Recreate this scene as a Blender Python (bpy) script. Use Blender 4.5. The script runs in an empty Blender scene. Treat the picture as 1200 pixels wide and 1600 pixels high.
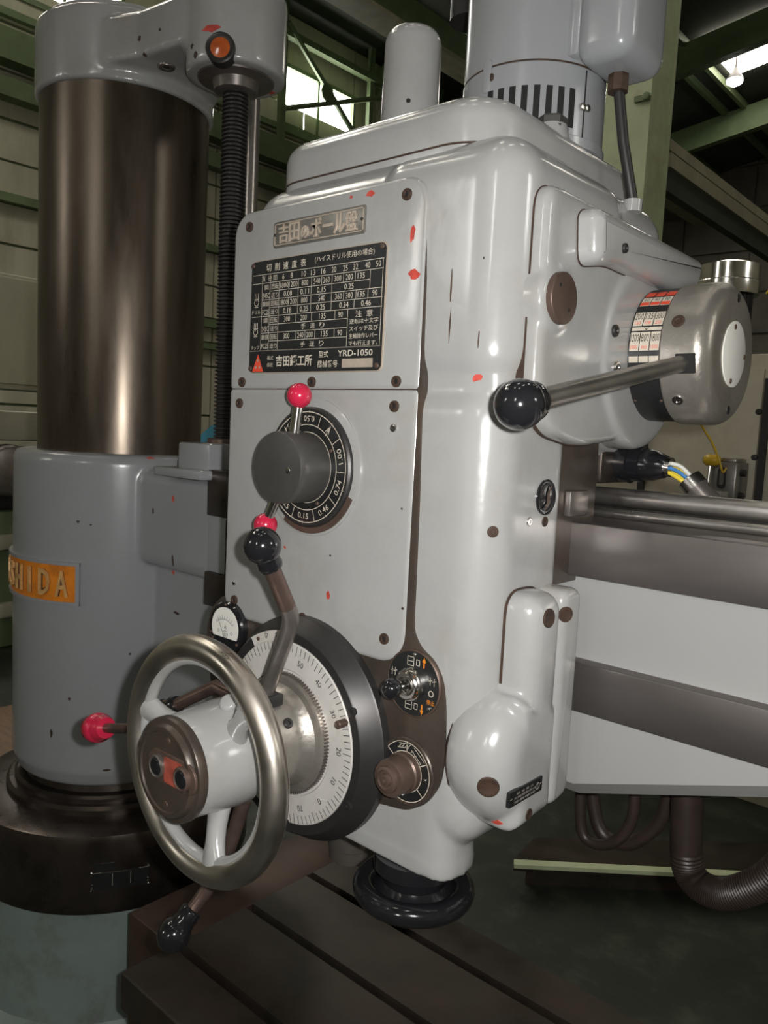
import bpy, bmesh, math, random
from mathutils import Vector, Matrix
from mathutils.bvhtree import BVHTree
random.seed(7)
S = bpy.context.scene
COL = S.collection
# ---------------------------------------------------------------- camera
FP = 1240.0
CAM = Vector((0, -.75, 1.45))
XC = Vector((0.7468257, -0.10434373, 0.65678289))
YC = Vector((0.66314664, 0.04277451, -0.74726627))
ZC = XC.cross(YC)
R3 = Matrix((XC, YC, ZC))            # rows: world axes seen by the camera; camera -> world
cd = bpy.data.cameras.new('camera')
cd.sensor_fit = 'VERTICAL'; cd.sensor_height = 24; cd.lens = 24 * FP / 1600
cd.clip_start = .02; cd.clip_end = 200
cam = bpy.data.objects.new('camera', cd); COL.objects.link(cam)
cam.matrix_world = Matrix.Translation(CAM) @ R3.to_4x4()
S.camera = cam
S.view_settings.view_transform = 'Standard'; S.view_settings.look = 'None'
S.view_settings.gamma = 1; S.view_settings.use_curve_mapping = False
S.view_settings.exposure = 0
# ---------------------------------------------------------------- world and lamps
W = bpy.data.worlds.new('world'); S.world = W; W.use_nodes = True
W.node_tree.nodes['Background'].inputs[0].default_value = (1, .96, .9, 1)
W.node_tree.nodes['Background'].inputs[1].default_value = .15
FLASH = 13.0        # camera flash, watts
WIN = 13.0           # daylight through windows and skylights
fl = bpy.data.lights.new('camera_flash', 'AREA'); fl.shape = 'DISK'; fl.size = .022; fl.energy = FLASH; fl.color = (1, .985, .97)
flo = bpy.data.objects.new('camera_flash', fl); COL.objects.link(flo)
flo.matrix_world = Matrix.Translation(CAM + R3 @ Vector((.045, .02, .005))) @ R3.to_4x4()

def un(px, py, axis, val):
    d = R3 @ Vector((px - 600, 800 - py, -FP)); i = 'xyz'.index(axis)
    return CAM + d * ((val - CAM[i]) / d[i])

# ---------------------------------------------------------------- materials
def mat(name, col, rough=.4, metal=0, var=.08, scale=8, bump=0, bscale=60, dirt=None, dirt_amt=.5, dscale=3, aniso=None, rvar=0, coat=0, emit=None, stretch=None):
    m = bpy.data.materials.new(name); m.use_nodes = True
    nt = m.node_tree; N = nt.nodes; L = nt.links
    b = N['Principled BSDF']
    tc = N.new('ShaderNodeTexCoord'); mp = N.new('ShaderNodeMapping'); L.new(tc.outputs['Object'], mp.inputs[0])
    if stretch: mp.inputs['Scale'].default_value = stretch
    n1 = N.new('ShaderNodeTexNoise'); n1.inputs['Scale'].default_value = scale; n1.inputs['Detail'].default_value = 6; n1.inputs['Roughness'].default_value = .65
    L.new(mp.outputs[0], n1.inputs[0])
    r = N.new('ShaderNodeValToRGB')
    r.color_ramp.elements[0].position = .3; r.color_ramp.elements[1].position = .7
    r.color_ramp.elements[0].color = (*[c * (1 - var) for c in col], 1)
    r.color_ramp.elements[1].color = (*[min(1, c * (1 + var)) for c in col], 1)
    L.new(n1.outputs[0], r.inputs[0]); out = r.outputs[0]
    if dirt:
        n2 = N.new('ShaderNodeTexNoise'); n2.inputs['Scale'].default_value = dscale; n2.inputs['Detail'].default_value = 9; n2.inputs['Roughness'].default_value = .7
        L.new(mp.outputs[0], n2.inputs[0])
        r2 = N.new('ShaderNodeValToRGB'); r2.color_ramp.elements[0].position = .5; r2.color_ramp.elements[1].position = .78
        r2.color_ramp.elements[1].color = (dirt_amt,) * 3 + (1,)
        L.new(n2.outputs[0], r2.inputs[0])
        mx = N.new('ShaderNodeMixRGB'); L.new(r2.outputs[0], mx.inputs[0]); L.new(out, mx.inputs[1]); mx.inputs[2].default_value = (*dirt, 1)
        out = mx.outputs[0]
    L.new(out, b.inputs['Base Color'])
    b.inputs['Roughness'].default_value = rough; b.inputs['Metallic'].default_value = metal
    if rvar:
        mr = N.new('ShaderNodeMapRange'); mr.inputs[3].default_value = max(.03, rough - rvar); mr.inputs[4].default_value = rough + rvar
        mr.inputs[1].default_value = .3; mr.inputs[2].default_value = .7
        L.new(n1.outputs[0], mr.inputs[0]); L.new(mr.outputs[0], b.inputs['Roughness'])
    if coat: b.inputs['Coat Weight'].default_value = coat; b.inputs['Coat Roughness'].default_value = .12
    if bump:
        n3 = N.new('ShaderNodeTexNoise'); n3.inputs['Scale'].default_value = bscale; n3.inputs['Detail'].default_value = 4
        L.new(mp.outputs[0], n3.inputs[0])
        bp = N.new('ShaderNodeBump'); bp.inputs['Strength'].default_value = bump; bp.inputs['Distance'].default_value = .004
        L.new(n3.outputs[0], bp.inputs['Height']); L.new(bp.outputs[0], b.inputs['Normal'])
    if emit:
        b.inputs['Emission Color'].default_value = (*col, 1); b.inputs['Emission Strength'].default_value = emit
    return m
M = dict(
    enamel=mat('grey_enamel', (.37, .371, .360), .22, var=.05, scale=5, dirt=(.27, .235, .18), dirt_amt=.45, dscale=6, bump=.3, bscale=16, coat=.5),
    enamel2=mat('grey_enamel_sleeve', (.31, .32, .33), .25, var=.05, scale=5, dirt=(.2, .18, .15), dirt_amt=.3, dscale=5, bump=.08, bscale=12, coat=.3),
    green_grey=mat('green_grey_enamel', (.22, .27, .25), .35, var=.1, scale=6, dirt=(.08, .05, .04), dirt_amt=.6, dscale=9),
    cast=mat('worn_cast_iron_face', (.078, .062, .05), .36, .35, var=.25, scale=14, dirt=(.14, .07, .04), dirt_amt=.5, dscale=12, bump=.1),
    steel=mat('machined_steel', (.48, .46, .43), .3, .95, var=.15, scale=9, rvar=.1, dirt=(.12, .08, .06), dirt_amt=.5, dscale=7),
    bright=mat('polished_steel', (.72, .7, .67), .2, 1, var=.1, scale=12, rvar=.08),
    rim=mat('worn_chromed_rim', (.66, .61, .54), .36, 1, var=.18, scale=10, rvar=.1, dirt=(.16, .1, .07), dirt_amt=.6, dscale=10),
    dark=mat('dark_blued_steel', (.055, .053, .052), .42, .6, var=.2, scale=12, dirt=(.05, .03, .02), dirt_amt=.4),
    knob=mat('knob_steel', (.12, .115, .11), .4, .6, var=.15, scale=20),
    brass=mat('brown_rusted_steel', (.13, .088, .07), .42, .45, var=.25, scale=20),
    rod_rust=mat('rusty_rod', (.19, .13, .11), .35, .75, var=.3, scale=25),
    black=mat('black_bakelite', (.012, .012, .014), .12, var=.1, coat=.6),
    black_paint=mat('black_print', (.015, .016, .016), .35, var=.2, scale=30),
    red=mat('red_knob_plastic', (.55, .02, .06), .2, var=.08, coat=.5),
    redpaint=mat('red_primer', (.55, .07, .05), .5, var=.3, scale=60),
    rust=mat('rust_brown', (.05, .028, .018), .6, var=.4, scale=60),
    orange=mat('orange_enamel', (.75, .24, .02), .35, var=.15, scale=30, dirt=(.25, .06, .02), dirt_amt=.6, dscale=20),
    print=mat('pale_print', (.62, .56, .46), .45, var=.1, scale=60),
    printdim=mat('worn_print', (.36, .33, .29), .45, var=.3, scale=40),
    redprint=mat('red_print', (.75, .08, .04), .4, var=.05),
    tag=mat('nameplate_grey', (.27, .26, .235), .35, .6, var=.15, scale=40),
    tagtext=mat('nameplate_relief', (.56, .47, .38), .35, .4, var=.15, scale=40),
    dialwhite=mat('dial_face_satin', (.66, .64, .60), .35, .15, var=.06, scale=20, dirt=(.35, .2, .1), dirt_amt=.5, dscale=12),
    meter=mat('meter_card', (.85, .84, .78), .4, var=.03),
    satin=mat('satin_nickel', (.46, .43, .385), .33, .75, var=.12, scale=10, rvar=.06, dirt=(.17, .12, .08), dirt_amt=.4, dscale=9, bump=.15, bscale=120),
    column=mat('oiled_column_steel', (.145, .118, .092), .33, .9, var=.4, scale=7, rvar=.1, stretch=(1, 1, .18), dirt=(.05, .038, .03), dirt_amt=.7, dscale=5),
    way=mat('slideway_steel', (.20, .18, .17), .38, .8, var=.15, scale=8, stretch=(.2, 1, 1), rvar=.05),
    armpaint=mat('arm_paint', (.34, .34, .33), .32, var=.03, scale=3, coat=.2),
    table=mat('oiled_cast_table', (.05, .042, .033), .42, .5, var=.35, scale=7, dirt=(.11, .06, .04), dirt_amt=.5, dscale=5, rvar=.1),
    brownblock=mat('brown_oily_iron', (.075, .045, .032), .45, .4, var=.3, scale=9),
    foot=mat('dark_oiled_ring', (.085, .07, .06), .3, .8, var=.3, scale=8, rvar=.08),
    floor=mat('green_floor_paint', (.022, .027, .019), .55, var=.4, scale=3, dirt=(.12, .14, .08), dirt_amt=.5, dscale=7, bump=.2),
    siding=mat('dusty_siding', (.5, .475, .36), .7, var=.2, scale=1.2, stretch=(1, 1, .3), dirt=(.2, .18, .13), dirt_amt=.5, dscale=2),
    girt=mat('green_steel', (.15, .20, .10), .55, var=.2, scale=3),
    palegreen=mat('pale_green_paint', (.52, .58, .36), .5, var=.12, scale=3, dirt=(.3, .18, .1), dirt_amt=.5, dscale=4),
    rail=mat('dusty_rail', (.34, .32, .22), .6, var=.2, scale=3),
    roof=mat('dark_roof_sheet', (.06, .065, .05), .8, var=.3, scale=1),
    backsheet=mat('dark_back_wall', (.16, .15, .12), .8, var=.25, scale=1),
    beige=mat('beige_cabinet_paint', (.55, .5, .38), .5, var=.08, scale=2, dirt=(.2, .16, .1), dirt_amt=.4, dscale=3),
    rubber=mat('rubber_hose', (.03, .02, .016), .45, var=.3, scale=20),
    conduit=mat('plated_conduit', (.3, .27, .25), .3, .8, var=.2, scale=20),
    wy=mat('yellow_wire', (.8, .6, .05), .4), wb=mat('blue_wire', (.05, .2, .5), .4), ww=mat('white_wire', (.7, .7, .65), .4),
    gold=mat('worn_gold_letter', (.72, .42, .16), .4, .2, var=.3, scale=40),
    yellow=mat('yellow_plastic', (.7, .45, .03), .3, var=.1),
    blue=mat('blue_sign_paint', (.10, .42, .62), .5, var=.03),
    hole=mat('dark_cavity', (.01, .01, .01), .8),
    sky=mat('daylight_pane', (1, .98, .93), .5, var=0, emit=WIN),
    skyg=mat('translucent_skylight', (1, .93, .82), .5, var=0, emit=WIN),
    lampm=mat('lamp_glow', (1, 1, .95), .5, var=0, emit=30),
)
# ---------------------------------------------------------------- builders
def finish(bm, name, m, parent=None, angle=32):
    me = bpy.data.meshes.new(name)
    bmesh.ops.recalc_face_normals(bm, faces=bm.faces)
    bm.to_mesh(me); bm.free()
    for p in me.polygons: p.use_smooth = True
    me.set_sharp_from_angle(angle=math.radians(angle))
    me.materials.append(M[m] if isinstance(m, str) else m)
    o = bpy.data.objects.new(name, me); COL.objects.link(o)
    if parent: put(o, parent)
    return o
def put(o, parent):
    o.parent = parent
    p = parent; t = Vector((0, 0, 0))
    while p: t += p.location; p = p.parent
    # an empty carries its base point; children keep world-space meshes
    o.location = -t
def tag(o, label=None, cat=None, group=None, kind=None):
    if label: o['label'] = label
    if cat: o['category'] = cat
    if group: o['group'] = group
    if kind: o['kind'] = kind
    return o
def thing(name, loc, label, cat, group=None):
    o = bpy.data.objects.new(name, None); o.location = loc; o.empty_display_size = .05
    COL.objects.link(o); return tag(o, label, cat, group)
def struct(o): o['kind'] = 'structure'; return o
def frame(n):
    n = Vector(n).normalized()
    a = Vector((0, 0, 1)) if abs(n.z) < .9 else Vector((1, 0, 0))
    u = a.cross(n).normalized(); v = n.cross(u)
    return u, v, n
def new(): return bmesh.new()
def a_box(bm, lo, hi, r=0, seg=3):
    ret = bmesh.ops.create_cube(bm, size=1)
    vs = ret['verts']
    for v in vs: v.co = Vector([(lo[i] + hi[i]) / 2 + v.co[i] * (hi[i] - lo[i]) for i in range(3)])
    if r:
        es = list({e for v in vs for e in v.link_edges})
        bmesh.ops.bevel(bm, geom=es, offset=r, segments=seg, profile=.5, affect='EDGES', clamp_overlap=True)
def box(name, lo, hi, m, parent=None, r=0, seg=2):
    bm = new(); a_box(bm, lo, hi, r, seg); return finish(bm, name, m, parent)
def a_rings(bm, rings, cap0=True, cap1=True):
    vr = [[bm.verts.new(p) for p in ring] for ring in rings]
    n = len(vr[0])
    for a, b in zip(vr, vr[1:]):
        for i in range(n): bm.faces.new((a[i], a[(i + 1) % n], b[(i + 1) % n], b[i]))
    if cap0: bm.faces.new(vr[0][::-1])
    if cap1: bm.faces.new(vr[-1])
def a_lathe(bm, base, n, prof, seg=48, caps=True):
    """prof: (radius, height along n)"""
    u, v, n = frame(n); base = Vector(base)
    rings = []
    for r, h in prof:
        r = max(r, 1e-5)
        rings.append([base + n * h + (u * math.cos(t) + v * math.sin(t)) * r for t in [2 * math.pi * i / seg for i in range(seg)]])
    a_rings(bm, rings, caps, caps)
def lathe(name, base, n, prof, m, parent=None, seg=48, angle=32):
    bm = new(); a_lathe(bm, base, n, prof, seg); return finish(bm, name, m, parent, angle)
def rp(r, h0, h1, b=.002, k=3):
    """cylinder profile with rounded far rim"""
    return [(r, h0)] + [(r - b + b * math.cos(t), h1 - b + b * math.sin(t)) for t in [math.pi / 2 * i / k for i in range(k + 1)]]
def a_tube(bm, pts, r, seg=12, ball=False):
    pts = [Vector(p) for p in pts]; rings = []
    t0 = (pts[1] - pts[0]).normalized(); u, v, _ = frame(t0)
    for i, p in enumerate(pts):
        t = ((pts[min(i + 1, len(pts) - 1)] - pts[max(i - 1, 0)])).normalized()
        u = (u - t * u.dot(t)).normalized(); v = t.cross(u)
        rr = r[i] if isinstance(r, (list, tuple)) else r
        rings.append([p + (u * math.cos(a) + v * math.sin(a)) * rr for a in [2 * math.pi * k / seg for k in range(seg)]])
    a_rings(bm, rings)
def tube(name, pts, r, m, parent=None, seg=12):
    bm = new(); a_tube(bm, pts, r, seg); return finish(bm, name, m, parent)
def smooth_path(pts, n=8):
    pts = [Vector(p) for p in pts]; P = [pts[0]] + pts + [pts[-1]]; out = []
    for i in range(1, len(P) - 2):
        for k in range(n):
            t = k / n; a, b, c, d = P[i - 1:i + 3]
            out.append(.5 * ((2 * b) + (c - a) * t + (2 * a - 5 * b + 4 * c - d) * t * t + (3 * b - a - 3 * c + d) * t ** 3))
    return out + [pts[-1]]
def a_sphere(bm, c, r, n=(0, 0, 1), seg=24):
    k = seg // 2
    a_lathe(bm, c, n, [(r * math.sin(math.pi * i / k), -r * math.cos(math.pi * i / k)) for i in range(k + 1)], seg)
def sphere(name, c, r, m, parent=None, seg=32):
    bm = new(); a_sphere(bm, c, r, seg=seg); return finish(bm, name, m, parent, 60)
def rrect(x0, y0, x1, y1, r, k=6):
    if not isinstance(r, (list, tuple)): r = [r] * 4     # bl, br, tr, tl
    out = []
    for (cx, cy, a0), q in zip(((x0, y0, 180), (x1, y0, 270), (x1, y1, 0), (x0, y1, 90)), r):
        ox = cx + q * (1 if cx == x0 else -1); oy = cy + q * (1 if cy == y0 else -1)
        for i in range(k + 1):
            a = math.radians(a0 + 90 * i / k); out.append((ox + q * math.cos(a), oy + q * math.sin(a)))
    return out
def round_poly(pts, r, k=5):
    out = []; n = len(pts)
    for i in range(n):
        a, b, c = Vector(pts[i - 1]), Vector(pts[i]), Vector(pts[(i + 1) % n])
        d1 = (a - b); d2 = (c - b); q = min(r, d1.length * .45, d2.length * .45)
        p0 = b + d1.normalized() * q; p1 = b + d2.normalized() * q
        for j in range(k + 1):
            t = j / k; out.append(tuple((1 - t) ** 2 * p0 + 2 * t * (1 - t) * b + t * t * p1))
    return out
def offset(poly, d):
    n = len(poly); out = []
    area = sum(poly[i - 1][0] * poly[i][1] - poly[i][0] * poly[i - 1][1] for i in range(n))
    s = 1 if area > 0 else -1
    for i in range(n):
        a, b, c = Vector(poly[i - 1]), Vector(poly[i]), Vector(poly[(i + 1) % n])
        e1 = (b - a).normalized(); e2 = (c - b).normalized()
        n1 = Vector((-e1.y, e1.x)); n2 = Vector((-e2.y, e2.x)); nn = (n1 + n2).normalized()
        out.append(tuple(b + nn * s * d / max(.4, nn.dot(n1))))
    return out
def a_plate(bm, poly, O, U, V, N, depth, r=0, k=4):
    """poly (u, v) extruded from O along N by depth; rounded front edge r"""
    O, U, V, N = Vector(O), Vector(U), Vector(V), Vector(N)
    rings = [(poly, 0)]
    if r:
        for i in range(k + 1):
            a = math.pi / 2 * i / k
            rings.append((offset(poly, r * (1 - math.cos(a))), depth - r + r * math.sin(a)))
    else: rings.append((poly, depth))
    a_rings(bm, [[O + U * u + V * v + N * h for u, v in pl] for pl, h in rings])
def plate(name, poly, O, U, V, N, depth, m, parent=None, r=0, k=4):
    bm = new(); a_plate(bm, poly, O, U, V, N, depth, r, k); return finish(bm, name, m, parent)
FX = ((1, 0, 0), (0, 0, 1), (0, -1, 0))      # front faces: u = x, v = z, toward -y
SX = ((0, 1, 0), (0, 0, 1), (1, 0, 0))       # side faces: u = y, v = z, toward +x
def front(name, poly, y, depth, m, parent, r=0, k=4): return plate(name, poly, (0, y, 0), *FX, depth, m, parent, r, k)
def side(name, poly, x, depth, m, parent, r=0, k=4): return plate(name, poly, (x, 0, 0), *SX, depth, m, parent, r, k)
def circ(cx, cy, r, n=40, a0=0, a1=360):
    full = abs(a1 - a0) >= 360
    return [(cx + r * math.cos(math.radians(a0 + (a1 - a0) * i / (n if full else n - 1))), cy + r * math.sin(math.radians(a0 + (a1 - a0) * i / (n if full else n - 1)))) for i in range(n)]
# text: returns list of (verts2d, faces) centred at 0 with height size
_tc = {}
def glyphs(s, bold=0):
    if (s, bold) in _tc: return _tc[(s, bold)]
    cu = bpy.data.curves.new('t', 'FONT'); cu.body = s; cu.align_x = 'CENTER'; cu.align_y = 'CENTER'; cu.size = 1
    cu.resolution_u = 2; cu.offset = bold
    o = bpy.data.objects.new('t', cu); COL.objects.link(o)
    dg = bpy.context.evaluated_depsgraph_get(); me = bpy.data.meshes.new_from_object(o.evaluated_get(dg))
    vs = [tuple(v.co[:2]) for v in me.vertices]; fs = [tuple(p.vertices) for p in me.polygons]
    bpy.data.objects.remove(o); bpy.data.curves.remove(cu); bpy.data.meshes.remove(me)
    if vs:
        x0 = min(v[0] for v in vs); x1 = max(v[0] for v in vs); y0 = min(v[1] for v in vs); y1 = max(v[1] for v in vs)
        vs = [(x - (x0 + x1) / 2, y - (y0 + y1) / 2) for x, y in vs]
        w, h = x1 - x0, y1 - y0
    else: w = h = 1
    _tc[(s, bold)] = (vs, fs, w, h); return _tc[(s, bold)]
def a_text(bm, s, f, h=None, w=None, rot=0, c=(0, 0), bold=0):
    """f maps (u, v) to a world point; h glyph height, w total width"""
    vs, fs, W0, H0 = glyphs(s, bold)
    sy = h / H0 if h else w / W0; sx = w / W0 if w else sy
    ca, sa = math.cos(rot), math.sin(rot)
    bv = []
    for x, y in vs:
        x, y = x * sx, y * sy
        bv.append(bm.verts.new(f(c[0] + x * ca - y * sa, c[1] + x * sa + y * ca)))
    for p in fs:
        try: bm.faces.new([bv[i] for i in p])
        except ValueError: pass
def a_line(bm, f, p, q, w):
    p, q = Vector(p), Vector(q); d = (q - p).normalized(); n = Vector((-d.y, d.x)) * w / 2
    bm.faces.new([bm.verts.new(f(*t)) for t in (p - n, q - n, q + n, p + n)])
def flat(bm, name, m, parent):
    me = bpy.data.meshes.new(name); bm.to_mesh(me); bm.free(); me.materials.append(M[m])
    o = bpy.data.objects.new(name, me); COL.objects.link(o); put(o, parent); return o
def a_ann(bm, f, c, r0, r1, a0=0, a1=360, n=48):
    pr = None
    for i in range(n + 1):
        a = math.radians(a0 + (a1 - a0) * i / n); e = (math.cos(a), math.sin(a))
        cur = [bm.verts.new(f(c[0] + e[0] * r, c[1] + e[1] * r)) for r in (r0, r1)]
        if pr: bm.faces.new((pr[0], pr[1], cur[1], cur[0]))
        pr = cur
def cap_screw(c, n, r, parent, m='rust', name='screw', hexm='hole'):
    c = Vector(c); n = Vector(n)
    s = lathe(name, c - n * .001, n, rp(r, 0, .0042, .0012, 2) + [(r * .55, .0042), (r * .45, .0022)], m, parent, 16)
    s.data.materials.append(M['hole'])
    for p in s.data.polygons:
        if len(p.vertices) > 4 and (s.data.vertices[p.vertices[0]].co - p.center).length < r * .6: p.material_index = 1
    return s
def chip(P, n, rx, rz, parent, m='redpaint', name='paint_chip'):
    u, v, n = frame(n); bm = new(); k = 9
    ps = [(rx * math.cos(2 * math.pi * i / k) * random.uniform(.6, 1.2), rz * math.sin(2 * math.pi * i / k) * random.uniform(.6, 1.2)) for i in range(k)]
    a_plate(bm, ps, Vector(P) - n * .0006, u, v, n, .0011); return finish(bm, name, m, parent)
def cast_body(bm, name, m, parent, voxel=.004, it=6):
    o = finish(bm, name, m, parent)
    md = o.modifiers.new('remesh', 'REMESH'); md.mode = 'VOXEL'; md.voxel_size = voxel; md.use_smooth_shade = True
    sm = o.modifiers.new('smooth', 'SMOOTH'); sm.factor = .5; sm.iterations = it
    # bake the modifiers
    dg = bpy.context.evaluated_depsgraph_get(); me = bpy.data.meshes.new_from_object(o.evaluated_get(dg))
    old = o.data; o.modifiers.clear(); o.data = me; bpy.data.meshes.remove(old); me.name = name
    for p in me.polygons: p.use_smooth = True
    if not me.materials: me.materials.append(M[m])
    return o
def bvh_of(o):
    t = Vector((0, 0, 0)); p = o
    while p: t += p.location; p = p.parent
    vs = [v.co + t for v in o.data.vertices]
    return BVHTree.FromPolygons(vs, [tuple(p.vertices) for p in o.data.polygons])
def on(bvh, px, py):
    d = (R3 @ Vector((px - 600, 800 - py, -FP))).normalized()
    h = bvh.ray_cast(CAM, d); return h[0], h[1]
def lampglass(): pass
def onto(bvh, P, d):
    h = bvh.ray_cast(Vector(P), Vector(d)); return h[0], h[1]

# ================================================================ HALL
def hall():
    fl_ = struct(box('floor', (-12, -9, -.1), (8, 25, 0), 'floor'))
    # left wall with sheets as parts
    wl = struct(box('wall_left', (-12.3, -9, 0), (-12.08, 25, 9.2), 'girt'))
    zs = [0, .8, 1.57, 2.45, 2.87, 3.3, 3.87, 4.45, 5.03, 5.6, 6.25, 6.9, 7.5]
    for i in range(len(zs) - 1):
        for j, y in enumerate(range(-8, 24, 2)):
            box('siding_sheet', (-12.08, y + .015, zs[i] + .02), (-12.02 + .012 * random.random(), y + 1.985, zs[i + 1] - .02), 'siding', wl)
    for j in range(0, 16):
        y = -8 + 2 * j
        if y in (8, 10): continue
        box('siding_sheet', (-12.08, y + .015, 7.52), (-12.03, y + 1.985, 9.1), 'siding', wl)
    for y0, y1, z0, z1 in ((8.0, 9.35, 7.52, 9.1), (11.35, 12.0, 7.52, 9.1), (9.35, 11.35, 8.25, 9.1)):
        box('siding_sheet', (-12.08, y0 + .015, z0), (-12.03, y1 - .015, z1), 'siding', wl)
    # window
    def window(nm, x, y0, y1, z0, z1, nz, ny, m='sky'):
        w = struct(box(nm, (x - .05, y0 - .06, z0 - .08), (x + .02, y1 + .06, z0), 'girt'))
        box('window_frame', (x - .05, y0 - .06, z1), (x + .02, y1 + .06, z1 + .07), 'girt', w)
        for yy in (y0 - .05, y1): box('window_frame', (x - .05, yy, z0), (x + .03, yy + .06, z1), 'girt', w)
        for a in range(ny):
            for b in range(nz):
                dy = (y1 - y0) / ny; dz = (z1 - z0) / nz
                box('pane', (x - .03, y0 + a * dy + .02, z0 + b * dz + .015), (x - .02, y0 + (a + 1) * dy - .02, z0 + (b + 1) * dz - .015), m, w)
        for a in range(1, ny): box('glazing_bar', (x - .03, y0 + a * (y1 - y0) / ny - .025, z0), (x + .01, y0 + a * (y1 - y0) / ny + .025, z1), 'girt', w)
        for b in range(1, nz): box('glazing_bar', (x - .03, y0, z0 + b * (z1 - z0) / nz - .02), (x + .01, y1, z0 + b * (z1 - z0) / nz + .02), 'girt', w)
        return w
    window('window_1', -12.0, 9.4, 11.3, 7.15, 8.15, 1, 2)
    window('window_2', -12.0, 3.4, 6.1, 7.35, 8.6, 1, 3)
    # girts (horizontal rails) and lattice girder in front of the wall
    g = thing('wall_girder', (-11.7, 8, 5), 'long green steel girder with rails running along the left siding wall', 'girder')
    for z, h, d in ((5.95, .25, .25), (6.5, .42, .3), (4.5, .12, .12), (3.2, .14, .12), (2.8, .1, .1), (7.0, .1, .1)):
        box('rail', (-12.0, -8, z - h / 2), (-12.0 + d, 24, z + h / 2), 'girt', g)
    br = thing('cross_brace', (-11.7, 10, 7), 'green steel X brace with uprights crossing in front of the high window', 'brace')
    for y in (7.2, 9.25, 11.6, 13.9): box('upright', (-11.85, y - .06, 6.5), (-11.75, y + .06, 9.3), 'girt', br)
    bm = new(); a_tube(bm, [(-11.7, 9.25, 8.75), (-11.7, 11.6, 6.95)], .055, 6); finish(bm, 'brace_bar', 'girt', br)
    bm = new(); a_tube(bm, [(-11.7, 9.25, 7.25), (-11.7, 12.6, 8.6)], .05, 6); finish(bm, 'brace_bar', 'girt', br)
    bm = new(); a_plate(bm, circ(10.27, 7.85, .17, 8), (-11.68, 0, 0), *SX, .03); finish(bm, 'gusset_plate', 'girt', br)
    for z in (8.6,): box('top_rail', (-11.85, 5, z - .06), (-11.7, 15, z + .06), 'girt', br)
    # roof
    rz = lambda x: 8.9 + .15 * (x + 12)
    bm = new(); a_rings(bm, [[(x, y, rz(x) + t) for x, t in ((-12.4, .25), (8, .25), (8, .45), (-12.4, .45))] for y in (-9, 25)])
    ce = struct(finish(bm, 'ceiling', 'roof'))
    # skylights in the roof: daylight sheet panels with ribs; more rows added out of view for reflections
    n = 1
    for y0 in (16.4, 12.6, 8.4, 4.2, .4, -3.6):
        for x0 in (-6.95, -2.4, .3):
            if (y0 in (8.4, 12.6) and x0 == -6.95) or (y0 == 16.4 and x0 > -6): continue
            w = thing('window_%d' % (n + 3), (x0, y0, rz(x0)), None, None); del_lab = None
            w['kind'] = 'structure'; n += 1
            for i in range(5 if y0 == 16.4 else (3 if y0 == 12.6 else 1)):
                xa = x0 + i * .32
                bm = new(); a_rings(bm, [[(x, y, rz(x) + t) for x, t in ((xa, .2), (xa + .29, .2), (xa + .29, .22), (xa, .22))] for y in (y0, y0 + (2.0 if y0 == 16.4 else 1.3))])
                finish(bm, 'pane', 'skyg', w)
    for y0 in (-2.4, 1.0, 4.7):  # added glowing roof panels out of view, placed to put highlights on the lid
        w = thing('window_%d' % (n + 3), (-8.3, y0, rz(-8.3)), None, None); w['kind'] = 'structure'; n += 1
        for i in range(3):
            xa = -8.9 + i * .36
            bm = new(); a_rings(bm, [[(x, y, rz(x) + t) for x, t in ((xa, .19), (xa + .33, .19), (xa + .33, .21), (xa, .21))] for y in (y0, y0 + 1.9)])
            finish(bm, 'pane', 'skyg', w)
    # rafters and purlins
    for y in (-4, 0, 4, 8, 12.1, 16.15, 20):
        bm = new(); a_rings(bm, [[(x, y + t, rz(x) + h) for t, h in ((-.11, -.5), (.11, -.5), (.11, .1), (-.11, .1))] for x in (-12, 8)])
        finish(bm, 'rafter', 'girt', ce)
    for x in (-10.5, -9.1, -7.6, -7.15, -4.9, -3.4, -1.8, 0, 2, 4):
        box('purlin', (x - .05, -8, rz(x) + .04), (x + .05, 24.5, rz(x) + .2), 'girt', ce)
    # eave truss near the top centre
    tg = thing('eave_beam', (-9.5, 8, 8.6), 'broad green steel beam under the roof above the domed cap', 'beam')
    box('web', (-9.55, 4, 8.2), (-9.35, 24, 8.75), 'girt', tg); box('flange', (-9.7, 4, 8.12), (-9.2, 24, 8.2), 'rail', tg); 
    # lamp
    l = thing('high_bay_lamp', (-6.5, 17.2, 8.95), 'glowing round high bay lamp hanging beside the skylight at upper right', 'lamp')
    c = un(1148, 126, 'y', 17.2)
    lathe('lamp_shade', c + Vector((0, 0, .02)), (0, 0, 1), [(.17, 0), (.16, .05), (.07, .16), (.04, .24), (0, .25)], 'dark', l, 24)
    lathe('bulb', c, (0, 0, -1), [(.165, 0), (.155, .05), (.07, .1), (0, .11)], 'lampm', l, 24)
    tube('lamp_rod', [c + Vector((0, 0, .25)), c + Vector((0, 0, 1.1))], .02, 'dark', l, 6)
    # back, right and front walls
    wb = struct(box('wall_back', (-12, 24, 0), (8, 24.2, 11.5), 'backsheet'))
    for k in range(9):
        for j in range(10): box('wall_panel', (-12 + 2 * j + .03, 23.92, k * 1.2 + .04), (-10 + 2 * j - .03, 24, k * 1.2 + 1.16), 'backsheet', wb)
    wr = struct(box('wall_right', (8, -9, 0), (8.2, 25, 12), 'siding'))
    wf = struct(box('wall_front', (-12, -9.2, 0), (8, -9, 12), 'siding'))
    n = 20
    for y0 in (2,):
        window('window_%d' % n, 7.9, y0, y0 + 1.2, 3.8, 5.2, 2, 1); n += 1
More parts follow.
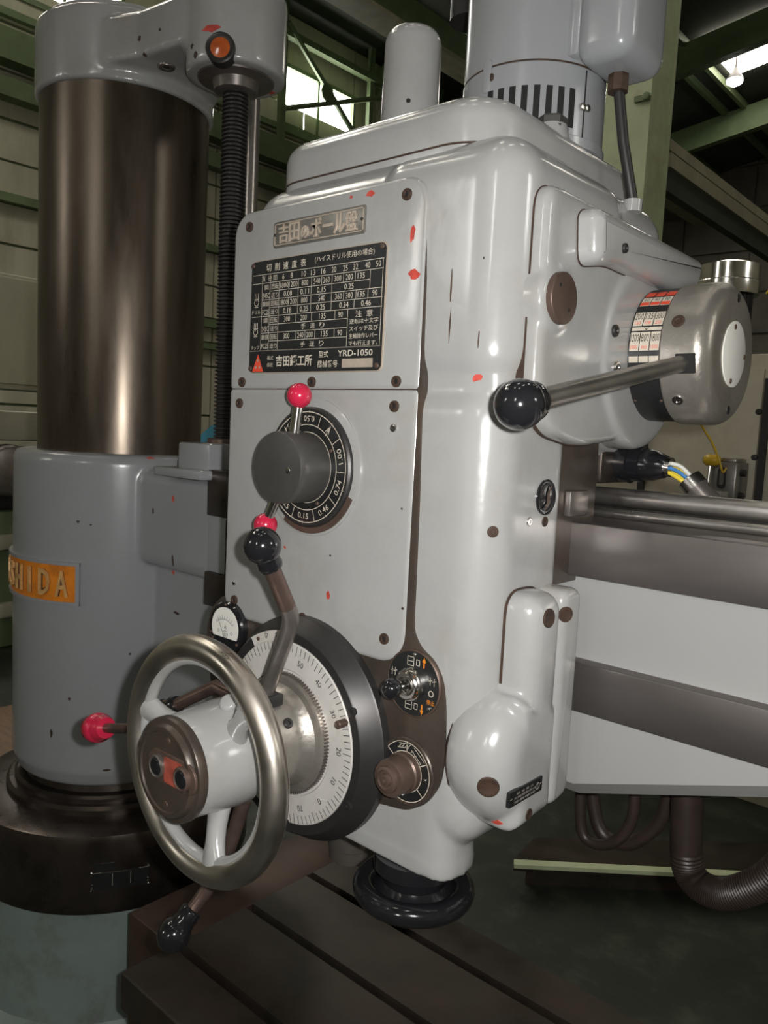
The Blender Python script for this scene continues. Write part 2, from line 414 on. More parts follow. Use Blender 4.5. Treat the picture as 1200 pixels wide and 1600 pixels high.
    for x0 in (-7, 1):
        w = struct(box('window_%d' % n, (x0 - .06, -8.98, 3.4), (x0 + 2.46, -8.9, 3.5), 'girt')); n += 1
        for i in range(1): box('pane', (x0 + .8 * i + .03, -8.96, 3.52), (x0 + .8 * i + .77, -8.95, 5.4), 'sky', w)
        box('window_frame', (x0 - .06, -8.98, 5.4), (x0 + 2.46, -8.9, 5.5), 'girt', w)
    # pale green stanchion carrying the crane rail
    st = thing('steel_stanchion', (-2.9, 6.4, 0), 'tall pale green painted steel stanchion behind the drill motor', 'column')
    a = un(962, 170, 'y', 6.5); b = un(1037, 100, 'y', 6.3)
    box('flange', (b.x - .30, 6.1, 0), (b.x - .0, 6.16, 9.5), 'palegreen', st)
    box('flange', (b.x - .5, 6.75, 0), (b.x - .1, 6.8, 9.5), 'palegreen', st)
    box('web', (b.x - .16, 6.16, 0), (b.x - .13, 6.75, 9.5), 'palegreen', st)
    box('back_channel', (b.x - .62, 6.4, 0), (b.x - .3, 6.5, 9.5), 'palegreen', st)
    q = un(1012, 152, 'y', 6.08)
    lathe('clamp_bolt', q, (0, -1, 0), rp(.035, 0, .05, .01), 'girt', st, 8); box('clamp_plate', (q.x - .12, 6.07, q.z - .02), (q.x, 6.1, q.z + .03), 'girt', st)
    ra = thing('crane_rail', (-2.9, 12, 4), 'long dusty crane rail beam descending to the right behind the head', 'beam')
    z0 = un(1040, 225, 'y', 6.7); x = z0.x + .02
    z = z0.z
    for dz, h, w, m_ in ((.09, .1, .14, 'rail'), (-.04, .13, .18, 'rail'), (-.17, .2, .1, 'roof')):
        box({.09: 'rail_head', -.04: 'rail_beam', -.17: 'beam_web'}[dz], (x - w / 2 - .1, 6.83, z + dz - h), (x + w / 2 - .1, 23.9, z + dz), m_, ra)
hall()

# ================================================================ BACKGROUND MACHINES
def background():
    cb = thing('control_cabinet', (-1.2, 3.0, 0), 'beige steel control cabinet with hinged door standing behind the arm', 'cabinet')
    zt = 1.83
    box('cabinet_body', (-2.3, 2.62, .25), (-.2, 3.2, zt), 'beige', cb, .008)
    for x0, x1 in ((-2.25, -1.72), (-1.70, -1.46), (-1.44, -.99), (-.95, -.3)): box('door', (x0, 2.6, .3), (x1, 2.62, zt - .06), 'beige', cb, .004)
    for x in (-1.45, -.965):
        box('hinge_strip', (x - .012, 2.575, .5), (x + .012, 2.6, zt - .1), 'dark', cb)
        for z in (1.24, 1.42, 1.6): lathe('hinge_bolt', (x - .03, 2.6, z), (0, -1, 0), rp(.012, 0, .015, .003), 'dark', cb, 10)
    box('plinth', (-2.3, 2.66, 0), (-.2, 3.1, .25), 'beige', cb)
    # oiler / switch box with a yellow knob
    c = un(1130, 762, 'y', 2.45)
    ob = thing('switch_box', (c.x, 2.5, c.z - .04), 'small metal switch box with yellow ball knob in front of the cabinet', 'switch box')
    box('case', (c.x - .055, 2.45, c.z - .045), (c.x + .045, 2.597, c.z + .10), 'tag', ob, .008)
    box('case_top', (c.x - .045, 2.46, c.z + .1), (c.x + .035, 2.59, c.z + .115), 'steel', ob, .004)
    front('slot_plate', rrect(c.x - .025, c.z - .005, c.x + .008, c.z + .08, .015), 2.45, .003, 'dark', ob)
    front('slot_insert', rrect(c.x - .016, c.z + .01, c.x - .001, c.z + .065, .007), 2.447, .003, 'conduit', ob)
    box('label_plate', (c.x - .035, 2.447, c.z - .035), (c.x + .02, 2.45, c.z - .015), 'printdim', ob)
    tube('lever_rod', [(c.x - .055, 2.43, c.z - .02), (c.x - .05, 2.43, c.z + .1)], .005, 'bright', ob, 8)
    bm = new(); a_lathe(bm, (c.x - .045, 2.43, c.z + .105), (1, 0, 0), [(0, -.032), (.015, -.03), (.023, -.018), (.023, .015), (.015, .03), (0, .032)], 20); finish(bm, 'ball_knob', 'yellow', ob, 60)
    for z in (-.03, .06): lathe('side_bolt', (c.x + .045, 2.5, c.z + z), (1, 0, 0), rp(.014, 0, .02, .004), 'dark', ob, 10)
    p = [un(1092, 655, 'y', 2.4), un(1112, 690, 'y', 2.4), un(1124, 720, 'y', 2.4), un(1130, 738, 'y', 2.42), (c.x + .0, 2.5, c.z + .11)]
    tag(tube('yellow_cable', smooth_path([(p[0][0] - .03, 2.45, p[0][2] + .12)] + p), .004, 'yellow'), 'thin yellow cable hanging down to the switch box', 'cable')
    # vertical motor with silver fan cowl
    c = un(1137, 450, 'y', 2.9)
    fm = thing('fan_cowled_motor', (c.x, 2.9, 1.83), 'small vertical motor with silver drum cowl beside the selector drum', 'motor')
    y = 2.9
    lathe('cowl', (c.x, y, c.z - .035), (0, 0, 1), [(.128, 0), (.132, .03), (.132, .055), (.128, .06)] + [(.128, .125), (.105, .135), (0, .137)], 'bright', fm, 48)
    bm = new()
    for k in range(28):
        a = 2 * math.pi * k / 28; p = Vector((c.x + .1 * math.cos(a), y + .1 * math.sin(a), 0))
        a_box(bm, (p.x - .005, p.y - .005, 1.835), (p.x + .005, p.y + .005, c.z - .04))
    a_lathe(bm, (c.x, y, 1.832), (0, 0, 1), [(.09, 0), (.09, c.z - 1.87)], 32)
    finish(bm, 'ribbed_housing', 'dark', fm)
    c = un(1192, 520, 'y', 2.85)
    vb = thing('gear_casing', (c.x, 2.85, 1.83), 'small olive grey cast casing at the right edge beside the fan motor', 'casing')
    lathe('casing', (c.x + .17, 2.85, 1.87), (0, 0, 1), [(.1, 0), (.1, .13), (.085, .19), (.04, .21), (.03, .25), (0, .25)], 'conduit', vb, 28)
    box('casing_base', (c.x + .06, 2.75, 1.832), (c.x + .29, 2.95, 1.87), 'conduit', vb, .005)
    tube('sensor_wire', smooth_path([(c.x + .0, 2.84, c.z + .16), (c.x + .05, 2.84, c.z + .2), (c.x + .1, 2.85, c.z + .06)]), .004, 'wy', vb, 6)
    # stuff left of column
    a = un(20, 620, 'x', -6)
    cc = thing('wall_cabinet', (-5.9, a.y, .9), 'pale grey steel cabinet standing against the left background', 'cabinet')
    box('cabinet_case', (-6.4, a.y - .5, 1.62), (-6, a.y + .9, 2.45), 'siding', cc, .01)
    box('cabinet_door', (-6, a.y - .2, 1.66), (-5.97, a.y + .4, 2.42), 'siding', cc, .005)
    lm = thing('background_lathe', (-5, 1.6, 0), 'dark green machine tool with round pale covers at the far left edge', 'machine')
    box('bed', (-5.6, -.2, 0), (-4.9, 3.6, .85), 'girt', lm, .02); box('headstock', (-5.6, .5, .85), (-4.95, 2.2, 1.22), 'dark', lm, .03)
    box('pale_shelf', (-5.5, .3, 1.28), (-4.9, 2.4, 1.46), 'siding', lm, .02)
    for z in (.2, .62): box('rail', (-4.9, -.2, z), (-4.84, 3.6, z + .09), 'siding', lm, .01)
    lathe('round_cover', (-4.92, 1.35, 1.1), (1, 0, 0), rp(.16, 0, .08, .03), 'conduit', lm, 24)
    bp = un(5, 1185, 'z', .12)
    tag(box('wooden_board', (bp.x - .5, bp.y - .5, .1), (bp.x + .3, bp.y + .4, .14), mat('board_wood', (.16, .09, .04), .6, var=.3, scale=6, stretch=(1, 8, 1))), 'brown wooden board lying on the floor at the left edge', 'board')
    # blue sign behind the screw
    s = un(327, 668, 'y', 1.4)
    sg = thing('blue_sign', (s.x, 1.4, 0), 'light blue and cream board showing behind the elevating screw', 'sign')
    pts = [un(*q, 'y', 1.4) for q in ((313, 680), (330, 665), (372, 665), (372, 690), (322, 690), (322, 695), (313, 695))]
    front('blue_board', [(p.x, p.z) for p in pts], 1.42, .02, 'blue', sg)
    a, b = un(326, 665, 'y', 1.4), un(350, 643, 'y', 1.4); box('sign_post', (s.x - .03, 1.44, 0), (s.x + .03, 1.47, b.z), 'girt', sg); box('cream_board', (a.x, 1.405, a.z), (b.x + .05, 1.42, b.z), 'siding', sg)
    # slab with pale green edge and hoses under the arm
    a = un(800, 1345, 'z', .1); 
    sl = thing('machine_plinth', (a.x, a.y, 0), 'low dark slab with a pale green painted edge on the floor under the arm', 'plinth')
    P = [un(x, y, 'z', .1) for x, y in ((803, 1342), (1215, 1363), (1230, 1318), (836, 1308))]
    bm = new(); a_rings(bm, [[(p.x, p.y, z) for p in P] for z in (.06, .1)]); finish(bm, 'slab', 'table', sl)
    bm = new(); e0, e1 = P[0], P[1]; dn = Vector((.02, -.03, 0)); a_rings(bm, [[e0 + t for t in (dn * .1, dn, dn + Vector((0, 0, .013)), dn * .1 + Vector((0, 0, .013)))], [e1 + t for t in (dn * .1, dn, dn + Vector((0, 0, .013)), dn * .1 + Vector((0, 0, .013)))]])
    bmesh.ops.translate(bm, verts=bm.verts, vec=(0, 0, -.012)); finish(bm, 'pale_edge', 'palegreen', sl)
    bm = new(); a_rings(bm, [[(p.x * .985, p.y + .05, z) for p in P] for z in (0, .06)]); finish(bm, 'slab_foot', 'table', sl)
    H = thing('hose', (-.7, 1.2, .3), None, None)
    bpy.data.objects.remove(H)
    for nm, pts, y, r, lab in (
        ('rubber_hose', [(905, 1235), (908, 1290), (930, 1318), (965, 1312), (990, 1270), (985, 1235)], .40, .009, 'thin brown rubber hose looping below the arm next to the gear cover'),
        ('rubber_hose', [(915, 1235), (935, 1290), (975, 1318), (1015, 1300), (1040, 1262), (1045, 1235)], .43, .011, 'dark rubber hose looping below the arm, middle of the three'),
        ('rubber_hose', [(1072, 1245), (1072, 1330), (1085, 1375), (1120, 1395), (1165, 1390), (1215, 1360), (1260, 1290), (1280, 1200)], .38, .022, 'thick ribbed brown hose hanging in a big loop under the arm')):
        P = [un(a, b, 'y', y) for a, b in pts]; P[0].z += .06; P[-1].z += .06
        sp = smooth_path(P, 24 if r > .02 else 8)
        rr = [r * (1 + .05 * (i % 2)) for i in range(len(sp))] if r > .02 else r
        tag(tube(nm, sp, rr, 'rubber', None, 14), lab, 'hose')
background()

# ================================================================ COLUMN
CX, CY = -1.89, .35
def column():
    t = thing('drill_column', (CX, CY, 0), 'round oiled steel drill column with dark foot ring and grey cap', 'column')
    lathe('column_tube', (CX, CY, 0), (0, 0, 1), [(.202, .55), (.202, 2.26)], 'column', t, 96)
    lathe('base_body', (CX, CY, 0), (0, 0, 1), [(.40, 0), (.36, .04), (.345, .12), (.345, .32)], 'green_grey', t, 96)
    lathe('foot_ring', (CX, CY, 0), (0, 0, 1), [(.33, .30), (.352, .305), (.356, .32), (.356, .475), (.35, .492), (.335, .498), (.27, .502), (.27, .515), (.262, .522), (.25, .523), (.25, .534), (.243, .54), (.225, .541), (.22, .56)], 'foot', t, 96)
    # data plate on the ring, bent round it
    tg = thing2('ring_plate', t)
    def F(u, v, h=.0): a = u / .357; return Vector((CX + (.357 + h) * math.cos(a), CY + (.357 + h) * math.sin(a), v))
    def arc_of(px, py):
        P = un(px, py, 'y', .13); d = (P - CAM).normalized(); o = CAM - Vector((CX, CY, 0)); A = d.x ** 2 + d.y ** 2; B = o.x * d.x + o.y * d.y; C = o.x ** 2 + o.y ** 2 - .357 ** 2
        tt = (-B - math.sqrt(max(0, B * B - A * C))) / A; Q = CAM + d * tt; return math.atan2(Q.y - CY, Q.x - CX) * .357, Q.z
    u0, v0 = arc_of(143, 1392); u1, v1 = arc_of(232, 1352)
    for a0, a1, b0, b1 in ((u0, u1, v0, v1 - .002), (u0 + .005, u0 + .05, v1 + .004, v1 + .022)):
        bm = new(); n = 10
        a_rings(bm, [[F(a0 + (a1 - a0) * i / n, b0, -.001), F(a0 + (a1 - a0) * i / n, b1, -.001), F(a0 + (a1 - a0) * i / n, b1, .0015), F(a0 + (a1 - a0) * i / n, b0, .0015)] for i in range(n + 1)])
        finish(bm, 'plate', 'black_paint', t)
    bm = new(); G = lambda u, v: F(u, v, .002)
    for f_ in (.36, .68): a_line(bm, G, (u0 + (u1 - u0) * f_, v0 + .01), (u0 + (u1 - u0) * f_, v1 - .004), .0012)
    for f_ in (.18, .35, .97): a_line(bm, G, (u0, v0 + (v1 - v0) * f_), (u1, v0 + (v1 - v0) * f_), .0012)
    flat(bm, 'plate_lines', 'printdim', t)
    bpy.data.objects.remove(tg)
    for u, v in ((u0, v0), (u1, v0), (u0, v1), (u1, v1)): sphere('rivet', F(u, v, .001), .0035, 'bright', t, 8)
    # cap with lobe over the elevating screw
    bm = new()
    def cap_outline(R, r):
        d = .44; th = math.degrees(math.acos((R - r) / d)); 
        o = circ(CX, CY, R, 60, th, 360 - th); o += circ(CX + d, CY, r, 24, -th, th); return o
    # waist: blend between the two circles
    zb, zt = 2.205, 2.37
    UZ = ((1, 0, 0), (0, 1, 0), (0, 0, 1))
    a_plate(bm, circ(CX, CY, .212, 64), (0, 0, zb), *UZ, zt - zb, .012)
    a_plate(bm, circ(CX + .44, CY, .105, 40), (0, 0, zb - .025), *UZ, zt - zb + .005, .015)
    a_plate(bm, [(CX, CY - .205), (CX + .24, CY - .12), (CX + .44, CY - .097), (CX + .44, CY + .097), (CX + .24, CY + .12), (CX, CY + .205)], (0, 0, zb + .03), *UZ, zt - zb - .06, .02)
    cast_body(bm, 'cap_casting', 'enamel', t, .006, 5)
    lathe('top_cover', (CX, CY, zt - .004), (0, 0, 1), rp(.195, 0, .016, .006), 'enamel', t, 64)
    lathe('screw_cover', (CX + .44, CY, zt - .025), (0, 0, 1), [(.09, 0), (.088, .012), (.06, .018), (.05, .034), (.03, .045), (0, .048)], 'enamel', t, 32)
    lathe('bottom_seat', (CX + .44, CY, zb - .02), (0, 0, -1), [(.085, 0), (.08, .008), (.05, .011), (.045, .03), (.034, .034)], 'conduit', t, 40)
    cap_screw((CX + .33, CY - .1, zb - .004), (0, 0, -1), .018, t, 'conduit', 'cap_bolt')
    # sight glass
    q, n_ = on(bvh_of([o for o in t.children if o.name.startswith('cap_casting')][0]), 345, 76); n_ = Vector((.62, -.78, 0))
    lathe('sight_glass_ring', q, n_, [(.030, -.02), (.030, .006), (.027, .008), (.022, .006)], 'dark', t, 28)
    lathe('sight_glass_lens', q, n_, [(.022, 0), (.020, .006), (.01, .008), (0, .0085)], mat('amber_lens', (.55, .12, .03), .15, coat=.5, var=.3, scale=30), t, 24)
    # elevating motor on top
    bm = new(); mx, my = CX + .30, CY + .12
    a_lathe(bm, (mx, my, zt - .02), (0, 0, 1), [(.095, 0), (.095, .05), (.08, .055), (.08, .5)], 48)
    for k in range(40):
        a = 2 * math.pi * k / 40; e = Vector((math.cos(a), math.sin(a), 0)); s = Vector((-e.y, e.x, 0)) * .0022; c = Vector((mx, my, zt + .03))
        a_rings(bm, [[c + e * r_ + s * k_ + Vector((0, 0, z)) for r_, k_ in ((.078, -1), (.095, -1), (.095, 1), (.078, 1))] for z in (0, .45)])
    finish(bm, 'elevating_motor', 'enamel2', t)
    # thread
    sx = CX + .44; bm = new(); p = []; pitch = .0085; z0, z1 = 1.40, 2.23
    k = int((z1 - z0) / pitch)
    for i in range(k):
        z = z0 + i * pitch; p += [(.0215, z), (.0275, z + pitch * .25), (.0275, z + pitch * .55), (.0215, z + pitch * .8)]
    a_lathe(bm, (sx, CY, 0), (0, 0, 1), p, 28); finish(bm, 'elevating_screw', 'dark', t, 20)
    rq = un(393, 200, 'y', CY + .18); lathe('rear_tube', (rq.x, CY + .18, 1.75), (0, 0, 1), [(.02, 0), (.02, .5)], 'conduit', t, 20)
    for px, py, a, b in ((300, 95, .01, .008), (215, 70, .006, .006), (232, 85, .005, .005), (420, 140, .012, .008), (408, 132, .006, .01)):
        pass
    bv = bvh_of([o for o in t.children if o.name.startswith('cap_casting')][0])
    for px, py, a, b, m_ in ((218, 60, .006, .006, 'rust'), (300, 72, .006, .006, 'rust'), (305, 86, .007, .007, 'rust'), (226, 86, .006, .006, 'rust'), (250, 46, .004, .004, 'rust'), (422, 144, .012, .01, 'redpaint'), (416, 132, .008, .012, 'rust'), (330, 44, .022, .008, 'redpaint'), (370, 118, .006, .022, 'rust'), (355, 108, .02, .004, 'rust'), (378, 122, .004, .012, 'rust')):
        h, n = on(bv, px, py)
        if h: chip(h, n, a, b, t, m_)
def thing2(name, parent):
    o = bpy.data.objects.new(name, None); COL.objects.link(o); return o
column()

def sleeve():
    t = thing('column_sleeve', (CX, CY, .56), 'grey painted arm sleeve round the column with orange maker plate', 'sleeve')
    bm = new(); R = .256
    a_lathe(bm, (CX, CY, 0), (0, 0, 1), [(.205, .60), (.225, .56), (R - .012, .566), (R, .60), (R, 1.345), (R - .006, 1.36), (R - .02, 1.366), (.206, 1.366)], 96)
    bx, bz = un(325, 915, 'y', .26), un(290, 757, 'y', .26)
    a_box(bm, (CX + .1, .26, bx.z + .005), (-1.19, .5, 1.335), .03, 4)
    a_box(bm, (CX, .30, .7), (-1.3, .5, 1.32), .02, 3)
    cast_body(bm, 'sleeve_casting', 'enamel2', t, .005, 5)
    # nut housing and clamps at the arm root
    box('nut_housing', (-1.50, .26, 1.335), (-1.385, .42, 1.405), 'enamel2', t, .006)
    box('nut_base', (-1.53, .22, 1.33), (-1.36, .44, 1.35), 'enamel2', t, .004)
    lathe('nut_collar', (CX + .44, CY, 1.40), (0, 0, 1), rp(.04, 0, .016, .004), 'brass', t, 24)
    a = un(324, 750, 'y', .25); k1, k2, k3 = [un(330, q, 'y', .25).z for q in (806, 895, 948)]
    box('clamp_block', (a.x, .25, k1), (-1.12, .34, 1.352), 'foot', t, .003)
    box('clamp_spacer', (a.x - .002, .256, k2), (-1.12, .34, k1), 'enamel2', t, .003)
    box('clamp_block', (a.x - .003, .25, k3), (-1.12, .34, k2), 'foot', t, .003)
    gx = un(353, 850, 'y', .24); box('guide_strip', (gx.x, .238, k2), (-1.12, .256, k1), 'foot', t)
    bv = bvh_of([o for o in t.children if o.name.startswith('sleeve_casting')][0])
    # orange plate bent round the sleeve
    def arc_of(px, py):
        P = un(px, py, 'y', .13); d = (P - CAM).normalized(); o = CAM - Vector((CX, CY, 0)); A = d.x ** 2 + d.y ** 2; B = o.x * d.x + o.y * d.y; C = o.x ** 2 + o.y ** 2 - R ** 2
        tt = (-B - math.sqrt(max(0, B * B - A * C))) / A; Q = CAM + d * tt; return math.atan2(Q.y - CY, Q.x - CX) * R, Q.z
    F = lambda u, v, h=0: Vector((CX + (R + h) * math.cos(u / R), CY + (R + h) * math.sin(u / R), v))
    u1, zt = arc_of(122, 882); _, zb = arc_of(121, 944)
    u0 = u1 - .35
    def band(name, a0, a1, b0, b1, h0, h1, m):
        bm = new(); n = 36
        a_rings(bm, [[F(a0 + (a1 - a0) * i / n, b0, h0), F(a0 + (a1 - a0) * i / n, b1, h0), F(a0 + (a1 - a0) * i / n, b1, h1), F(a0 + (a1 - a0) * i / n, b0, h1)] for i in range(n + 1)])
        return finish(bm, name, m, pl)
    pl = None
    pl = band('maker_plate', u0, u1, zb, zt, -.001, .003, 'orange'); put(pl, t)
    def band2(a0, a1, b0, b1):
        bm = new(); n = 36
        a_rings(bm, [[F(a0 + (a1 - a0) * i / n, y_, h_) for y_, h_ in ((b0, -.001), (b1, -.001), (b1, .008), (b0, .008))] for i in range(n + 1)])
        o = finish(bm, 'plate_border', 'enamel2', None); o.parent = pl
    band2(u0 - .004, u1 + .006, zt - .004, zt + .004); band2(u0 - .004, u1 + .006, zb - .004, zb + .004)
    band2(u1 - .003, u1 + .006, zb - .003, zt + .003); band2(u0 - .005, u0 + .003, zb - .003, zt + .003)
    step = (u1 - u0 - .02) / 7
    for i, ch in enumerate('YOSHIDA'):
        uc = u0 + .01 + step * (i + .5) - .003
        for nm, mm, hh, th, bo in (('raised_letter', 'gold', .0068, .005, .01), ('letter_outline', 'rust', .0034, .0008, .05)):
            bm = new(); a_text(bm, ch, lambda u, v: F(u, v, hh), h=(zt - zb) * .66, w=.008 if ch == 'I' else step * .66, c=(uc, (zt + zb) / 2), bold=bo)
            o = flat(bm, nm, mm, pl); o.location = (0, 0, 0)
            md = o.modifiers.new('s', 'SOLIDIFY'); md.thickness = th; md.offset = 0
    for px, py, a, b, m_ in ((239, 798, .004, .007, 'rust'), (271, 780, .004, .008, 'redpaint'), (271, 893, .006, .008, 'redpaint'), (270, 876, .003, .012, 'rust'), (276, 958, .013, .004, 'rust'), (122, 815, .004, .004, 'rust'), (142, 820, .003, .003, 'rust'), (234, 716, .01, .003, 'redpaint'), (80, 1145, .004, .012, 'rust'), (108, 1092, .004, .004, 'rust'), (203, 1022, .003, .003, 'rust'), (123, 920, .003, .006, 'rust'), (166, 1203, .01, .004, 'rust')):
        h, n = on(bv, px, py)
        if h: chip(h, n, a, b, t, m_)
sleeve()

# ================================================================ ARM
def arm():
    t = thing('radial_arm', (-.6, .4, .95), 'long grey painted radial arm with two dark steel slideways', 'arm')
    x0, x1 = -1.185, .75
    def sl(name, m, prof, xa=x0, r=0):
        bm = new(); a_rings(bm, [[(x, y, z(x) if callable(z) else z) for y, z in prof] for x in (xa, x1)]); return finish(bm, name, m, t)
    up = box('upper_slideway', (x0, .20, 1.272), (x1, .50, 1.343), 'way', t, .002)
    box('arm_web', (x0, .222, 1.15), (x1, .48, 1.275), 'armpaint', t)
    bm = new(); a_plate(bm, [(.222, 1.275), (.222, 1.268), (.205, 1.272)], (x0, 0, 0), *SX, x1 - x0); finish(bm, 'web_fillet', 'armpaint', t)
    box('lower_slideway', (x0, .20, 1.091), (x1, .48, 1.158), 'way', t, .002)
    bot = lambda x: .965 + max(0, x + .48) * .33
    bm = new(); a_rings(bm, [[(x, .215, 1.092), (x, .215, bot(x) + .02), (x, .235, bot(x)), (x, .46, bot(x)), (x, .46, 1.092)] for x in (x0, -.48, -.2, .1)] + [[(.72, .215, 1.092), (.72, .215, 1.085), (.72, .235, 1.08), (.72, .46, 1.08), (.72, .46, 1.092)]])
    finish(bm, 'lower_rib', 'armpaint', t)
    for y, z, r in ((.33, 1.372, .0135), (.36, 1.36, .010), (.31, 1.35, .007)):
        tube('feed_shaft' if r > .011 else 'feed_rod', [(x0, y, z), (x1, y, z)], r, 'steel', t, 20)
    for x in (-.44, -.30):
        box('cable_clip', (x - .02, .39, 1.343), (x + .02, .45, 1.352), 'bright', t, .002)
arm()
# electrical elbow and flexible conduit behind the head
def conduit():
    t = thing('cable_gland', (-.5, .36, 1.42), 'black taped cable gland with exposed yellow wires and steel conduit', 'conduit')
    A, B, C, D, E_ = [un(a, b, 'y', .36) for a, b in ((925, 718), (975, 722), (1045, 730), (1080, 752), (1118, 795))]
    box('gland_block', (A.x, .30, A.z - .032), (B.x - .005, .42, A.z + .03), 'foot', t, .006)
    d = (C - B)
    tube('gland_nut', [B - d * .1, B + d * .2, B + d * .21, B + d * .45, B + d * .46, B + d * .7, B + d * .95], [.028, .03, .026, .026, .023, .022, .016], 'black', t, 20)
    tube('wire_ferrule', [C - d * .12, C + d * .06], .014, 'bright', t, 16)
    for i, m_ in enumerate(('wy', 'wb', 'ww', 'wy', 'wy')):
        o = Vector((0, (i - 2) * .003, (i % 3 - 1) * .006)); tube('wire', smooth_path([C + o, (C + D) / 2 + o * 1.3 + Vector((0, 0, .003)), D + o]), .0028, m_, t, 8)
    e = (E_ - D).normalized(); tube('clamp_ring', [D - e * .004, D + e * .012], .017, 'bright', t, 20)
    n = 14; tube('flexible_conduit', [D + (E_ - D) * (i / n * 1.15) for i in range(n + 1)], [.0155 + .001 * (i % 2) for i in range(n + 1)], 'conduit', t, 20)
conduit()

# ================================================================ WORKTABLE
def table():
    t = thing('worktable', (-.8, .26, 0), 'dark oiled cast iron worktable with four T slots below the drill', 'worktable')
    x0, x1, y0, y1, z = -1.215, .35, -.025, .545, .45
    prof = [(y0, z)]; sl = (.09, .268, .44)
    top = []
    for s in sl: top += [(s - .010, z), (s - .010, z - .02), (s - .02, z - .02), (s - .02, z - .036), (s + .02, z - .036), (s + .02, z - .02), (s + .010, z - .02), (s + .010, z)]
    prof = [(y0 + .003, z)] + top + [(y1 - .003, z), (y1, z - .003), (y1, z - .07), (y0, z - .07), (y0, z - .003)]
    bm = new(); a_rings(bm, [[(x, a, b) for a, b in prof] for x in (x0, x1)], True, True); finish(bm, 'table_top', 'table', t)
    box('table_body', (x0 + .03, y0 + .03, .03), (x1 - .03, y1 - .03, z - .07), 'table', t)
    box('table_foot', (x0, y0, 0), (x1, y1, .04), 'table', t, .004)
    b = thing('base_block', (-1.36, .5, 0), 'brown oily cast iron block between the table and column foot', 'block')
    box('block_body', (-1.40, .10, 0), (-1.245, 1.0, .425), 'brownblock', b, .004)
    box('block_ledge', (-1.245, .30, .3), (-1.222, 1.0, .38), 'brownblock', b, .002)
    p = un(546, 1325, 'y', .75)
    g = thing('ground_boss', (p.x, .75, 0), None, None)
    tag(g, 'short worn steel post standing behind the table beneath the drill head', 'post')
    lathe('post', (p.x, .75, 0), (0, 0, 1), rp(.05, 0, p.z + .01, .006), 'conduit', g, 32)
    lathe('post_collar', (p.x, .75, 0), (0, 0, 1), rp(.062, 0, p.z - .035, .006), 'conduit', g, 32)
table()

# ================================================================ DRILL HEAD
HEAD = thing('drill_head', (-.74, .15, .88), 'large light grey cast drill head with handwheel, dials and levers on the arm', 'drill head')
def P2(px, py, y): p = un(px, py, 'y', y); return (p.x, p.z)
def S2(px, py, x): p = un(px, py, 'x', x); return (p.y, p.z)
UZ = ((1, 0, 0), (0, 1, 0), (0, 0, 1))
def casting():
    bm = new()
    a_box(bm, (-.978, .012, 1.42), (-.50, .44, 1.797), .055, 7)
    a_box(bm, (-.976, .016, 1.12), (-.505, .128, 1.55), .03, 4)
    a_box(bm, (-.72, .003, 1.0), (-.500, .13, 1.52), .05, 7)
    a_box(bm, (-.70, .055, 1.0), (-.5002, .168, 1.52), .016, 4)
    a_box(bm, (-.72, .0025, 1.50), (-.495, .3, 1.797), .052, 7)
    a_box(bm, (-.72, .003, .94), (-.505, .13, 1.26), .045, 6)
    a_box(bm, (-.80, .004, .93), (-.535, .09, 1.2), .03, 4)
    zf = un(640, 1362, 'y', 0).z
    poly = round_poly([(-.80, 0), (-.532, 0), (-.532, .085), (-.80, .085)], .04, 6)
    a_plate(bm, offset(poly, .001), (0, 0, zf + .01), *UZ, .14, .02)
    a_plate(bm, poly, (0, 0, zf), *UZ, .024, .003)
    o = cast_body(bm, 'head_casting', 'enamel', HEAD, .004, 7)
    return o
body = casting(); BV = bvh_of(body)
def lid():
    poly = rrect(-.937, .02, -.545, .445, .07, 8)
    plate('top_lid', poly, (0, 0, 1.782), *UZ, .07, 'enamel', HEAD, .030, 7)
    plate('lid_seam', rrect(-.938, .019, -.544, .446, .07, 8), (0, 0, 1.790), *UZ, .0022, 'rust', HEAD)
    # domed cap
    c = Vector((-.823, .2, 1.84)); r = .0425; zt = un(616, 60, 'y', .2).z - c.z
    lathe('domed_cap', c, (0, 0, 1), [(r * 1.06, 0), (r * 1.03, .03)] + [(r - (.022 - .022 * math.cos(t)), zt - .022 + .022 * math.sin(t)) for t in [math.pi / 2 * i / 5 for i in range(6)]] + [(.01, zt + .001), (0, zt + .001)], 'enamel', HEAD, 48)
    q = un(638, 157, 'y', .165); d = Vector((q.x - c.x, q.y - c.y, 0)).normalized()
    lathe('cap_hole', Vector((c.x, c.y, q.z)) + d * (r - .001), d, rp(.0035, 0, .002, .0005), 'hole', HEAD, 12)
    # oil plug
    q = un(862, 200, 'x', -.575)
    lathe('plug_boss', (q.x, q.y, 1.84), (0, 0, 1), [(.026, 0), (.02, .02), (.019, q.z - 1.845)], 'enamel', HEAD, 24)
    lathe('oil_plug', (q.x, q.y, q.z - .005), (0, 0, 1), [(.022, 0), (.022, .004), (.0205, .004), (.0205, .015), (.018, .018)], 'knob', HEAD, 6, 20)
lid()
